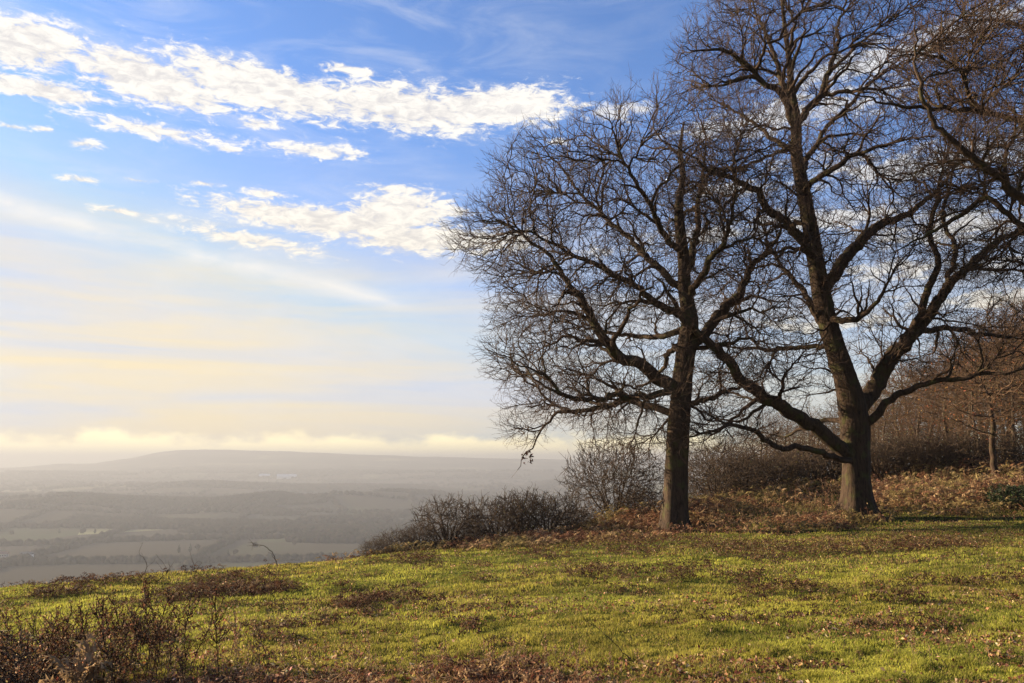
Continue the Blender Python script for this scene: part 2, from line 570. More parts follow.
def ellipsoid_pts(c, rx, ry, rz, n, rng, shell=0.0):
    v = norm(rng.normal(0, 1, (n, 3))); u = rng.random(n) ** (1 / 3)
    if shell > 0: u = shell + (1 - shell) * u
    return np.array(c)[None] + v * u[:, None] * np.array([rx, ry, rz])[None]


def join_vf(items):
    Vs = []; Fs = []; off = 0
    for V, F in items:
        Vs.append(V); Fs.append(F + off); off += len(V)
    return np.concatenate(Vs), np.concatenate(Fs)


def build_big_oak(name, label, base_px, Y, trunk, limbs, blobs, seed, n_attr, group, zoff=0.0, limbname='limb',
                  step=0.22, kill=0.36, twig_len=0.36, twig_r=0.0060, twig_p=0.26, leaf_cluster=None):
    rng = np.random.default_rng(seed)
    b = at(base_px, 500, Y); bx = b[0]; bz = gz(bx, Y) - 0.12
    root = empty(name, (bx, Y, bz + 0.12), label, 'tree', group)
    O = np.array([bx, Y, bz + 0.12])
    scale = math.cos(0) / F_PX * Y
    sk = Skel()
    tp = [at(x, y, Y + dy) for x, y, dy, r in trunk]
    tp[0][2] = bz
    sk.polyline(tp, [r for *_, r in trunk], 0, step=0.16, jit=0.006, rng=rng)
    ids = list(range(len(sk.P)))
    limb_ids = {}
    for k, (host, pts) in enumerate(limbs):
        P3 = [at(x, y, Y + dy) for x, y, dy, r in pts]
        hidx = ids if host == 0 else limb_ids[host]
        pi = sk.nearest(P3[0], hidx)
        rr_ = [r * (.96 if r > .15 else .92) for *_, r in pts]; rr_[-1] = min(rr_[-1], .010); rr_[-2] = rr_[-2] * .8
        for q in range(1, len(P3)): P3[q] = P3[q] + rng.normal(0, .05, 3)
        li = sk.polyline(P3, rr_, k + 1, parent=pi, step=0.16, jit=0.018, rng=rng)
        L_ = len(li); wv = np.cumsum(rng.normal(0, 1, (L_, 3)), axis=0); wv -= np.linspace(0, 1, L_)[:, None] * wv[-1]
        for q, ii in enumerate(li): sk.P[ii] = sk.P[ii] + wv[q] * .030
        limb_ids[k + 1] = li
    wsum = sum(w for *_, w in blobs)

    def targets(n, grow=1.0):
        A = []
        for (cx, cy, hw, hh, dy, hd, w) in blobs:
            c = at(cx, cy, Y + dy); k = (Y + dy) / F_PX
            A.append(ellipsoid_pts(c, hw * k * grow, hd * grow, hh * k * grow, max(2, int(n * w / wsum)), rng))
        A = np.concatenate(A)
        return A[A[:, 2] > bz + 1.6]
    net = Net(sk)
    N_ = n_attr / 10000.0
    net.connect(targets(460 * N_, .88), 2, .028, .021, .015, .7, rng, 6, .2, .08, .028, rmin=.03)
    net.connect(targets(2100 * N_), 3, .012, .013, .009, .35, rng, 5, .15, .055, .017, rmin=.013)
    net.connect(targets(9600 * N_, 1.03), 4, .0085, .009, .0062, .16, rng, 4, .13, .05, .012, rmin=.0065)
    P = np.array(net.P); par = np.array(net.par); Rr = np.array(net.R); part = np.array(net.part); lev = np.array(net.lev)
    parts = tubes(P, par, Rr, part, flare=bz + 0.1)
    Vt, Ft = parts.pop(0)
    mk('trunk', Vt - O, [Ft], M_OAK, root)
    for k in range(len(limbs)):
        if k + 1 in parts:
            v, f = parts.pop(k + 1)
            mk(limbname, v - O, [f], M_OAK, root)
    vb, fb = parts.pop(-1)
    T = np.array(net.T)
    host = np.where(lev >= 3)[0]
    haskid = np.zeros(len(P), bool); haskid[par[par >= 0]] = True
    tipn = np.where(~haskid)[0]
    l2 = np.where(lev == 2)[0]
    h2 = np.concatenate([host[rng.random(len(host)) < twig_p], l2[rng.random(len(l2)) < .7], tipn])
    print(name, 'nodes', len(P), 'twigs', len(h2))
    cen = np.array([bx, Y, bz + 5.0])
    T2 = norm(T[h2] + 0.45 * norm(P[h2] - cen))
    vt, ft, tips = twigs(P[h2], T2, twig_len, twig_r, rng, K=3, up=0.10, spread=0.33, crook=0.13, sub=2)
    cr = mk('crown', vb - O, [fb], M_BRANCH, root)
    mk('twigs', vt - O, [ft], M_TWIG, cr)
    if leaf_cluster:
        c = at(leaf_cluster[0], leaf_cluster[1], Y + leaf_cluster[2])
        v, f, cc = leaf_quads(ellipsoid_pts(c, 0.22, 0.2, 0.3, 34, rng), 0.13, rng, (0.06, 0.03, 0.02), 0.3)
        o = mk('leaves', v - O, [f], M_LEAF, root, cc, False)
        o['label'] = 'dark shrivelled leaves clinging to the drooping branch tip'
    return root, P


def leaf_quads(C, size, rng, colr, var=0.3, flat=0.0, hvar=None):
    n = len(C)
    a = norm(rng.normal(0, 1, (n, 3)) * np.array([1, 1, 1 - flat]))
    b = norm(np.cross(a, norm(rng.normal(0, 1, (n, 3)) * np.array([1 - flat, 1 - flat, 1]) )))
    nn = np.cross(a, b)
    s = size * rng.uniform(0.6, 1.3, n)[:, None]
    p0 = C - a * s * 0.5; p2 = C + a * s * 0.5 + nn * s * 0.15
    p1 = C + b * s * 0.32 + nn * s * 0.18; p3 = C - b * s * 0.32 + nn * s * 0.18
    V = np.stack([p0, p1, p2, p3], 1).reshape(-1, 3)
    k = np.arange(n)[:, None] * 4
    F = np.concatenate([k + np.array([[0, 1, 2]]), k + np.array([[0, 2, 3]])])
    colr = np.asarray(colr, float)
    base = np.broadcast_to(colr, (n, 3)) if colr.ndim == 1 else colr
    cc = base * (1 + var * rng.normal(0, 1, (n, 1))) * (1 + 0.12 * rng.normal(0, 1, (n, 3)))
    return V, F, np.repeat(np.clip(cc, 0.004, 0.9), 4, axis=0)


# ---- the two oaks in the middle of the picture and the one reaching in from the right
YA, YB, YC = 26.0, 27.5, 21.0
trunkA = [(675, 535, 0, .40), (675, 520, 0, .385), (676, 480, 0, .36), (678, 430, 0, .34), (681, 395, 0, .33), (684, 365, .05, .33), (688, 340, .1, .33), (690, 318, .1, .27),
          (685, 290, .15, .22), (684, 262, .1, .20), (681, 235, 0, .17), (679, 205, 0, .14), (683, 175, .1, .10), (680, 150, .2, .07), (684, 122, .2, .035)]
limbsA = [
    (0, [(680, 388, 0, .24), (662, 374, -.4, .22), (643, 362, -.8, .20), (627, 360, -1, .19), (613, 346, -1.3, .17), (601, 329, -1.5, .15), (589, 302, -1.7, .13), (572, 282, -1.9, .10), (555, 262, -2, .07), (520, 235, -2.1, .05), (485, 215, -2, .025)]),
    (0, [(677, 417, 0, .15), (655, 409, .5, .13), (636, 402, 1, .12), (613, 401, 1.4, .10), (580, 409, 1.6, .08), (557, 415, 1.8, .06), (543, 427, 1.8, .04), (539, 441, 1.8, .03), (524, 456, 1.8, .02), (517, 472, 1.8, .01)]),
    (0, [(680, 385, 0, .14), (650, 394, -.8, .12), (625, 398, -1.3, .10), (604, 395, -2, .09), (563, 399, -2.6, .07), (548, 380, -3, .05), (520, 365, -3.3, .03), (490, 350, -3.5, .015)]),
    (0, [(684, 325, .1, .14), (672, 330, .8, .12), (662, 335, 1.4, .11), (640, 338, 2.3, .09), (612, 332, 3, .07), (575, 322, 3.6, .05), (540, 312, 4, .025)]),
    (0, [(683, 318, .1, .15), (665, 307, -.3, .14), (648, 297, -.7, .12), (619, 276, -1, .10), (589, 261, -1.2, .08), (560, 250, -1.3, .06), (520, 232, -1.4, .045), (480, 217, -1.4, .02)]),
    (0, [(683, 292, .1, .15), (660, 267, .8, .13), (636, 238, 1.5, .10), (613, 218, 2, .08), (580, 185, 2.4, .06), (550, 155, 2.6, .04), (528, 132, 2.8, .02)]),
    (0, [(682, 258, .1, .13), (668, 235, -1, .11), (655, 212, -1.7, .09), (635, 175, -2.4, .06), (618, 138, -2.8, .04), (605, 110, -3, .02)]),
    (0, [(686, 280, .1, .15), (696, 250, .6, .13), (702, 215, 1.3, .10), (706, 175, 1.8, .07), (704, 135, 2, .045), (694, 100, 2.1, .02)]),
    (0, [(690, 352, .1, .20), (702, 335, .3, .19), (715, 318, .6, .18), (727, 300, .9, .16), (738, 285, 1.1, .14), (752, 268, 1.2, .11), (768, 250, 1.4, .08), (785, 222, 1.4, .05), (798, 190, 1.5, .03)]),
    (0, [(688, 300, .1, .13), (705, 275, -1.2, .12), (722, 245, -2.2, .09), (735, 210, -3, .06), (742, 170, -3.6, .03)]),
    (0, [(684, 345, .1, .12), (670, 355, 1.6, .10), (664, 372, 2.6, .08), (640, 385, 3.6, .06), (600, 378, 4.4, .03)]),
    (0, [(681, 405, 0, .12), (700, 400, 1.0, .10), (722, 392, 1.9, .08), (748, 384, 2.7, .05), (775, 372, 3.2, .025)]),
]
blobsA = [  # cx, cy, half w px, half h px, dy, half depth m, weight
    (645, 180, 95, 78, 0, 5.2, 1.5), (555, 185, 72, 52, 0, 4.0, .9), (510, 240, 66, 40, -.3, 3.4, .75), (565, 290, 85, 50, 0, 4.6, 1.0),
    (545, 350, 66, 52, 0, 4.4, .85), (595, 395, 72, 36, 0, 4.4, .7), (720, 205, 70, 90, .5, 5.0, 1.1), (740, 320, 62, 70, .5, 4.5, .55), (690, 395, 60, 35, 0, 4.5, .25),
    (525, 420, 26, 28, .9, 1.6, .12), (640, 300, 60, 70, 0, 5.0, .6), (640, 440, 55, 24, 0, 3, .16)]
oakA, PA = build_big_oak('oak_tree', 'bare wide-crowned oak with one straight trunk, beside the slightly thicker forked oak', 675, YA, trunkA, limbsA, blobsA, 21, 10000, 'bare oaks on the hill', leaf_cluster=(527, 457, 1.8))

trunkB = [(858, 527, 0, .48), (858, 510, 0, .46), (857, 485, 0, .44), (856, 450, 0, .43), (855, 425, 0, .45), (851, 400, 0, .44), (843, 372, -.1, .37), (834, 345, -.2, .34), (826, 315, -.2, .33), (821, 290, -.2, .32), (816, 260, -.1, .27), (809, 220, 0, .25), (801, 180, .1, .23), (796, 150, .1, .21), (796, 122, .1, .19),
          (792, 95, .2, .13), (789, 60, .3, .10), (784, 20, .4, .07), (779, -30, .5, .04)]
limbsB = [
    (0, [(858, 414, 0, .31), (872, 392, .2, .30), (884, 368, .3, .29), (896, 345, .4, .27), (912, 326, .5, .24), (930, 304, .5, .20), (945, 284, .5, .17), (958, 266, .5, .15), (978, 252, .5, .13), (1002, 240, .5, .11), (1035, 222, .5, .07), (1070, 200, .5, .03)]),
    (1, [(908, 330, .5, .16), (919, 308, .2, .15), (926, 288, 0, .14), (933, 268, -.2, .12), (931, 238, -.3, .10), (936, 205, -.5, .08), (942, 170, -.6, .05), (940, 130, -.8, .02)]),
    (1, [(905, 335, .5, .13), (930, 330, 1, .12), (962, 328, 1.6, .10), (1000, 336, 2.2, .07), (1040, 342, 2.8, .03)]),
    (1, [(942, 290, .5, .12), (952, 270, .9, .11), (950, 240, 1.3, .09), (944, 215, 1.6, .08), (950, 175, 2, .05), (958, 130, 2.2, .025)]),
    (0, [(862, 432, 0, .17), (878, 414, -.3, .15), (892, 403, -.6, .13), (912, 396, -1, .11), (940, 383, -1.5, .09), (980, 373, -2.2, .07), (1012, 373, -2.6, .045), (1055, 362, -3, .02)]),
    (0, [(852, 463, 0, .25), (838, 444, -.3, .24), (818, 424, -.7, .23), (798, 411, -1, .22), (778, 404, -1.3, .21), (758, 391, -1.5, .20), (738, 372, -1.7, .18), (718, 352, -1.9, .16), (700, 335, -2, .14), (686, 318, -2.2, .11), (668, 295, -2.4, .08), (650, 265, -2.6, .04)]),
    (0, [(848, 462, 0, .12), (825, 456, -.9, .11), (800, 455, -1.4, .10), (785, 458, -1.6, .095), (768, 449, -1.9, .085), (752, 440, -2.1, .08), (735, 433, -2.3, .07), (710, 436, -2.6, .05), (680, 442, -2.8, .03), (650, 432, -3, .015)]),
    (0, [(834, 338, -.1, .11), (818, 344, .6, .10), (795, 347, 1.2, .09), (768, 348, 1.8, .08), (740, 346, 2.3, .06), (705, 342, 2.8, .03)]),
    (0, [(848, 400, 0, .20), (838, 380, .3, .18), (829, 360, .7, .16), (821, 335, 1, .14), (813, 312, 1.3, .12), (800, 290, 1.6, .11), (783, 268, 2, .09), (768, 240, 2.4, .06), (760, 205, 2.8, .03)]),
    (0, [(823, 295, -.1, .24), (834, 275, .3, .22), (850, 252, .7, .20), (868, 232, 1, .18), (885, 221, 1.3, .16), (902, 214, 1.6, .13), (926, 200, 2, .10), (950, 178, 2.3, .07), (975, 150, 2.6, .04)]),
    (0, [(817, 262, -.1, .19), (801, 240, -.8, .17), (785, 225, -1.3, .15), (769, 212, -1.7, .14), (757, 197, -2, .12), (738, 187, -2.3, .10), (712, 178, -2.6, .07), (685, 160, -2.8, .04), (665, 140, -3, .02)]),
    (0, [(796, 135, .1, .15), (784, 100, -.5, .13), (768, 83, -.9, .11), (752, 68, -1.3, .09), (728, 52, -1.7, .07), (700, 46, -2, .04), (680, 48, -2.2, .02)]),
    (0, [(796, 128, .1, .16), (808, 108, .8, .14), (820, 85, 1.3, .12), (832, 55, 1.7, .10), (843, 20, 2, .07), (855, -30, 2.2, .04)]),
    (0, [(800, 175, .1, .13), (815, 150, 1.2, .11), (835, 125, 2, .09), (860, 100, 2.6, .07), (885, 70, 3, .05), (900, 30, 3.2, .03)]),
    (0, [(804, 195, .1, .13), (822, 178, -1.2, .11), (850, 160, -2.2, .09), (880, 150, -3, .06), (915, 135, -3.6, .03)]),
    (0, [(797, 150, .1, .12), (780, 142, 1, .10), (758, 128, 1.8, .08), (732, 108, 2.6, .06), (708, 95, 3, .03)]),
    (0, [(795, 118, .1, .13), (785, 80, .9, .11), (770, 45, 1.5, .08), (758, 5, 1.9, .05), (750, -30, 2, .03)]),
    (0, [(826, 318, -.2, .13), (840, 322, -1.3, .12), (862, 312, -2, .09), (885, 290, -2.7, .07), (900, 262, -3.2, .04)]),
    (0, [(850, 428, 0, .12), (828, 416, 1.2, .10), (806, 420, 2.2, .08), (780, 432, 3.2, .05), (752, 428, 4, .02)]),
]
blobsB = [
    (790, 30, 95, 75, 0, 5.5, 1.5), (715, 60, 48, 45, -.5, 3.4, .55), (895, 90, 90, 100, .5, 5.5, 1.35), (970, 210, 95, 75, .5, 5.0, 1.2),
    (850, 200, 90, 80, 0, 5.5, 1.0), (735, 170, 70, 65, -.5, 4.6, .9), (765, 270, 80, 60, 0, 5, .7), (760, 370, 75, 45, 0, 4.4, .6), (945, 340, 95, 42, 0, 4.6, .65),
    (980, 20, 95, 70, 0, 5, .7), (820, -60, 130, 60, 0, 5.5, .7), (720, 430, 60, 24, -1.5, 2.6, .22), (1060, 260, 60, 70, 0, 4.5, .35), (880, 280, 80, 50, 0, 5, .4)]
FLARE_K = 1.15
oakB, PB = build_big_oak('oak_tree', 'tall bare oak forking low into heavy limbs, with the thicker flared trunk', 858, YB, trunkB, limbsB, blobsB, 33, 13500, 'bare oaks on the hill')

trunkC = [(1205, 520, 0, .48), (1204, 500, 0, .45), (1200, 440, 0, .42), (1192, 370, 0, .40), (1180, 310, 0, .36), (1172, 250, 0, .30), (1165, 190, 0, .24), (1160, 120, 0, .18), (1158, 50, 0, .12), (1160, -40, 0, .06)]
limbsC = [
    (0, [(1178, 320, 0, 0.173), (1120, 290, -.3, 0.158), (1070, 250, -.6, 0.144), (1036, 218, -.8, 0.133), (1012, 198, -.9, 0.122), (990, 177, -1, 0.108), (966, 158, -1.1, 0.094), (945, 140, -1.2, 0.079), (928, 115, -1.3, 0.065), (915, 85, -1.4, 0.050), (912, 50, -1.5, 0.036), (915, 10, -1.6, 0.014)]),
    (0, [(1170, 240, 0, 0.130), (1120, 190, .3, 0.115), (1075, 150, .5, 0.108), (1040, 127, .6, 0.101), (1010, 120, .7, 0.090), (975, 112, .8, 0.079), (940, 104, .9, 0.065), (905, 106, 1, 0.054), (870, 100, 1, 0.036), (835, 92, 1.1, 0.014)]),
    (1, [(1050, 232, -.6, 0.094), (1020, 222, -.1, 0.086), (990, 200, .2, 0.079), (970, 212, .4, 0.072), (945, 222, .5, 0.065), (920, 240, .6, 0.043), (890, 250, .7, 0.022)]),
    (2, [(985, 114, .7, 0.065), (968, 95, .3, 0.061), (958, 75, .1, 0.058), (940, 62, 0, 0.050), (915, 58, -.2, 0.036), (885, 55, -.4, 0.022)]),
    (0, [(1165, 170, 0, 0.108), (1120, 110, .5, 0.094), (1075, 70, .8, 0.079), (1035, 40, 1, 0.065), (1000, 22, 1.1, 0.050), (965, 18, 1.2, 0.032), (925, 8, 1.3, 0.014)]),
    (0, [(1185, 340, 0, 0.115), (1140, 320, 1, 0.101), (1090, 300, 1.8, 0.079), (1040, 270, 2.4, 0.058), (1000, 262, 2.8, 0.036), (960, 268, 3, 0.014)]),
    (0, [(1170, 220, 0, 0.144), (1220, 170, .5, 0.115), (1270, 110, 1, 0.079), (1310, 60, 1.4, 0.036)]),
    (0, [(1180, 300, 0, 0.144), (1240, 260, -.5, 0.115), (1300, 210, -1, 0.079), (1350, 190, -1.4, 0.036)]),
]
blobsC = [(985, 60, 85, 70, -.2, 3.2, 1.0), (1060, 90, 80, 90, 0, 4, .9), (985, 165, 75, 45, -.2, 3.0, .6), (1010, 255, 60, 35, 1, 2.4, .3), (1180, 40, 120, 100, 0, 4.5, .6), (1260, 150, 90, 90, 0, 4, .5)]
oakC, PC = build_big_oak('oak_tree', 'bare oak standing out of frame, its dark branches reaching in at the upper right edge', 1205, YC, trunkC, limbsC, blobsC, 45, 8500, 'bare oaks on the hill', twig_r=0.0045, twig_len=0.32, twig_p=.28)

FLARE_K = 0.6
# ------------------------------------------------------------------ woodland trees, saplings and shrubs
def proto_tree(name, H_, rx, trunk_r, n_attr, seed, leaf=None, clear=0.25, kill=0.42, mats=None, twig_len=0.6, twig_r=0.009, keep=0.6):
    rng = np.random.default_rng(seed)
    root = empty(name, (0, 0, 0), 'tree', 'tree')
    sk = Skel()
    b = rng.normal(0, 0.04 * H_, (4, 2))
    pts = [(0, 0, -0.15), (b[0, 0] * .3, b[0, 1] * .3, H_ * .25), (b[1, 0], b[1, 1], H_ * .5), (b[2, 0], b[2, 1], H_ * .75)]
    sk.polyline(pts, [trunk_r * 1.25, trunk_r, trunk_r * .7, trunk_r * .3], 0, step=0.25, jit=0.02, rng=rng)
    c = (b[1, 0], b[1, 1], H_ * (clear + (1 - clear) / 2))
    A = ellipsoid_pts(c, rx, rx, H_ * (1 - clear) / 2, n_attr, rng)
    n0 = colonize(sk, A, 0.28, 6.0, kill, 140, rng, up=0.10, jit=0.3, tip=0.009, wob=0.03)
    P, par, Rr, part = sk.P, sk.par, sk.R, sk.part
    parts = tubes(P, par, Rr, part, flare=-0.15)
    ms = mats or (M_WOODBARK, M_WOODTWIG)
    mk('trunk', parts[0][0], [parts[0][1]], ms[0], root)
    T = norm(P - P[np.maximum(par, 0)])
    host = np.arange(n0, len(P)); host = host[(Rr[host] < 0.04)]
    host = host[rng.random(len(host)) < keep]
    vt, ft, tips = twigs(P[host], T[host], twig_len, twig_r, rng, K=3, up=0.25, spread=0.5, crook=0.25, sub=2)
    v, f = join_vf([parts[-1], (vt, ft)])
    mk('crown', v, [f], ms[1], root)
    if leaf:
        n, cl = leaf
        sel = tips[rng.integers(0, len(tips), n)]
        pick = cl[rng.integers(0, len(cl), n)]
        v, f, cc = leaf_quads(sel + rng.normal(0, .06, sel.shape), 0.10, rng, pick, 0.25)
        mk('leaves', v, [f], M_LEAF, root, cc, False)
    return root


def proto_shrub(name, H_, rx, seed, n_attr=900, stems=8, mat=None, leaf=None, kill=0.17, tl=0.32, tr=0.006, spread=0.45, keep=0.8):
    rng = np.random.default_rng(seed)
    root = empty(name, (0, 0, 0), 'shrub', 'shrub')
    sk = Skel()
    o = sk.polyline([(0, 0, -0.25), (0, 0, -0.12)], [.05, .05], 0, step=0.1, jit=0)
    for k in range(stems):
        a = 2 * math.pi * (k + rng.random() * .7) / stems; d = np.array([math.cos(a), math.sin(a)]) * rx * spread * rng.uniform(.4, 1.2)
        h = H_ * rng.uniform(.4, .6)
        b0 = np.array([d[0] * .12, d[1] * .12, -0.05])
        sk.polyline([(0, 0, 0), b0, (d[0] * .5, d[1] * .5, h * .5), (d[0], d[1], h)], [.045, .04, .03, .018], 0, parent=o[-1], step=0.14, jit=0.015, rng=rng)
    A = ellipsoid_pts((0, 0, H_ * .52), rx, rx, H_ * .5, n_attr, rng)
    A = A[A[:, 2] > 0.15]
    n0 = colonize(sk, A, 0.13, 3.0, kill, 90, rng, up=0.12, jit=0.3, tip=0.0055, wob=0.012)
    P, par, Rr, part = sk.P, sk.par, sk.R, sk.part
    parts = tubes(P, par, Rr, part)
    T = norm(P - P[np.maximum(par, 0)])
    host = np.arange(n0, len(P)); host = host[rng.random(len(host)) < keep]
    vt, ft, tips = twigs(P[host], T[host], tl, tr, rng, K=3, up=0.2, spread=0.5, crook=0.25, sub=2)
    v, f = join_vf([parts[-1], (vt, ft)])
    m = mat or M_SHRUB
    mk('stems', parts[0][0], [parts[0][1]], m, root)
    mk('twigs', v, [f], m, root)
    if leaf:
        n, cl, sz, lm = leaf
        sel = tips[rng.integers(0, len(tips), n)]
        pick = cl[rng.integers(0, len(cl), n)]
        v, f, cc = leaf_quads(sel + rng.normal(0, .04, sel.shape), sz, rng, pick, 0.25)
        mk('leaves', v, [f], lm, root, cc, False)
    return root


RUSSET = np.array([(0.26, 0.10, 0.045), (0.20, 0.075, 0.035), (0.32, 0.15, 0.06), (0.15, 0.07, 0.035)])
OLIVE = np.array([(0.10, 0.09, 0.03), (0.16, 0.12, 0.04), (0.08, 0.09, 0.03), (0.20, 0.12, 0.05)])
GREEN = np.array([(0.022, 0.034, 0.010), (0.04, 0.058, 0.012), (0.02, 0.026, 0.010)])

W1 = proto_tree('woodland_tree', 10.0, 2.7, .14, 1500, 101)
W2 = proto_tree('woodland_tree', 10.0, 2.2, .11, 1300, 102, clear=.15)
W3 = proto_tree('woodland_tree', 10.0, 3.0, .16, 1700, 103, leaf=(1100, RUSSET), clear=.12)
W4 = proto_tree('woodland_tree', 10.0, 2.4, .12, 1300, 104, leaf=(900, OLIVE), clear=.1)
protos = [W1, W2, W3, W4]
used = [False] * 4
KLAB = ['bare grey-brown tree packed into the hazy wood behind the two oaks',
        'slender bare tree packed into the wood behind the two oaks',
        'bushy tree still holding russet leaves in the wood behind the forked oak',
        'low-branched tree with a few olive leaves in the wood behind the oaks']
KGRP = ['bare trees of the wood', 'slender bare trees of the wood', 'russet-leaved trees of the wood', 'olive-tinged trees of the wood']
wrng = random.Random(5)
tops_x = [690, 720, 745, 780, 820, 870, 900, 940, 980, 1024, 1100, 1200]
tops_y = [462, 446, 425, 412, 404, 392, 368, 345, 322, 300, 280, 260]
spots = []
for rowY, step_px, lift in ((40.5, 36, 30), (44, 34, 18), (49, 30, 8), (55, 28, 0), (62, 26, -4), (72, 26, -6)):
    px = 700 + wrng.random() * 20 + (90 if rowY < 50 else 0)
    while px < 1130:
        yy = rowY + wrng.uniform(-2.5, 2.5)
        spots.append((px + wrng.uniform(-8, 8), yy, lift)); px += step_px
for (px, Y, lift) in spots:
    b = at(px, 500, Y); z0 = gz(b[0], Y)
    ytop = float(np.interp(px, tops_x, tops_y)) + lift + wrng.uniform(-12, 14)
    h = at(px, ytop, Y)[2] - z0
    if h < 2.5: continue
    k = wrng.choice([0, 0, 1, 1, 3]) if px < 850 else wrng.choice([0, 1, 0, 3, 2])
    s = h / 10.0
    sx = max(s, 0.5) * wrng.uniform(.95, 1.25)
    rz = wrng.uniform(0, 6.28)
    if not used[k]:
        r = protos[k]; used[k] = True
        r.location = (b[0], Y, z0); r.rotation_euler = (0, 0, rz); r.scale = (sx, sx, s)
        tag(r, KLAB[k], 'tree', KGRP[k])
    else:
        dup(protos[k], (b[0], Y, z0), rz, (sx, sx, s))

# the young tree by itself in front of the wood, right
b = at(996, 490, 37); 
yt = proto_tree('young_oak_tree', 6.4, 3.4, .12, 1700, 111, leaf=(700, RUSSET), clear=.28, kill=0.34, mats=(M_BRANCH, M_WOODTWIG), twig_len=.5, twig_r=.008)
b = at(996, 490, 34.5); yt.location = (b[0], 34.5, gz(b[0], 34.5)); tag(yt, 'young tree with a slim pale trunk standing before the wood near the right edge', 'tree')

# shrubs
def place(root, px, Y, s, label, group=None, rz=0.0, cat='shrub', name=None):
    b = at(px, 500, Y)
    root.location = (b[0], Y, gz(b[0], Y) - 0.03); root.scale = s if hasattr(s, '__len__') else (s, s, s); root.rotation_euler = (0, 0, rz)
    tag(root, label, cat, group)


S1 = proto_shrub('hawthorn_bush', 3.0, 1.9, 201, 2400, 11, kill=.17, tl=.34, tr=.0105, keep=.9)
place(S1, 614, 31.0, (1.03, 1.03, 1.13), 'rounded bare hawthorn with fanning stems, alone just left of the straight-trunked oak')
S2 = proto_shrub('thorn_bush', 2.8, 2.3, 202, 2400, 12, kill=.17, tl=.34, tr=.011, leaf=(500, OLIVE, .05, M_LEAF))
place(S2, 716, 35.5, (1, 1, 0.95), 'dense dark thorn bush in the gap between the two oak trunks')
S3 = proto_shrub('hedge_shrub', 1.7, 1.15, 203, 1300, 11, kill=.12, tl=.26, tr=.0095)
S4 = proto_shrub('hedge_shrub', 1.7, 1.3, 204, 1100, 11, kill=.12, tl=.28, tr=.0095, leaf=(350, OLIVE, .045, M_LEAF))
hs = [  # px, Y, sx, sz, rz, label
    (449, 27.5, .95, .92, .3, 'upright twiggy shrub with a pointed top on the crest, left of the long hedge'),
    (497, 29.5, .85, .92, 1.3, 'first shrub of the dark hedge clump, next to the pointed shrub'),
    (522, 30.0, .95, 1.02, 2.1, 'tallest shrub in the middle of the dark hedge clump'),
    (548, 30.5, .95, .90, 3.5, 'rounded shrub towards the oak end of the dark hedge clump'),
    (574, 31.0, .70, .55, 4.5, 'low shrub between the hedge clump and the hawthorn'),
    (398, 25.5, .5, .5, 5.2, 'small leaning shrub on the crest, beside the pointed shrub'),
    (421, 26.5, .55, .5, .9, 'small loose shrub just left of the pointed shrub'),
    (379, 24.5, .38, .32, 2.9, 'lowest sprig-like shrub at the far left end of the crest hedge'),
    (472, 28.5, .6, .6, 3.9, 'short thick shrub filling the gap after the pointed shrub'),
    (645, 33.5, .9, .8, 1.9, 'dull shrub half hidden behind the straight oak trunk'),
]
u = [False, False]
for q, (px, Y, sx, sz, rz, lb) in enumerate(hs):
    k = q % 2; pr = (S3, S4)[k]
    if not u[k]:
        u[k] = True; r = pr
    else:
        r = dup(pr, (0, 0, 0), 0, 1)
    xx_ = (px - 512) / F_PX * Y
    if Y < 32: Y = float(crest_y(np.array((px - 512) / F_PX * 24.0))) + 1.9 + (q % 3) * .35
    place(r, px, Y, (sx * 1.05, sx * 1.05, sz * 1.0), lb, 'shrubs along the crest', rz)
ulab = ['brown thicket shrub at the foot of the wood between the two oaks', 'brown thicket shrub at the foot of the wood right of the forked oak']
for q, px in enumerate([742, 768, 792, 815, 836, 880, 905, 930, 955, 980, 1020, 1045]):
    Y = 38.5 + wrng.uniform(-1, 2.5)
    r = dup((S3, S4)[q % 2], (0, 0, 0), 0, 1)
    place(r, px, Y, (1.5, 1.5, 1.15), ulab[0 if px < 858 else 1], 'thicket shrubs at the foot of the wood, ' + ('between the oaks' if px < 858 else 'right of the forked oak'), wrng.uniform(0, 6))
HB = proto_shrub('holly_bush', 1.1, .95, 207, 700, 9, kill=.14, tl=.18, tr=.006, leaf=(5200, GREEN, .075, M_HOLLY))
place(HB, 1012, 28.2, (.85, .85, .68), 'dark evergreen holly bush in the bracken near the right edge', cat='bush')

# ------------------------------------------------------------------ grass, litter, bracken
def bracken_mask(x, y):
    """0..1 where the tall dead bracken and brambles stand"""
    px = 512 + F_PX * x / np.maximum(y, .5)
    edge = np.interp(px, [330, 420, 480, 560, 640, 700, 760, 830, 900, 960, 1100], [21.8, 21.8, 21.9, 22.6, 23.9, 23.9, 23.3, 23.2, 27.2, 26.2, 25.0])
    edge = edge + 4.2 * (fbm(x * 0.6 + 4, y * 0.9, 4) - 0.5)
    return smooth(-0.6, 3.0, y - edge) * smooth(-5.8, -3.6, x)


def litter_mask(x, y):
    n = fbm(x * 0.45 + 9, y * 0.9 + 3, 4)
    px = 512 + F_PX * x / np.maximum(y, .5)
    base = smooth(0.56, 0.68, n) * 0.5
    right = smooth(520, 760, px) * smooth(16, 22.5, y)
    base = np.maximum(base, right * smooth(0.34, 0.54, n) * 1.0)
    base = np.maximum(base, smooth(.63, .72, fbm(x * 1.1 + 3, y * 2.4 + 14, 4)) * .8)
    return np.clip(base, 0, 1)


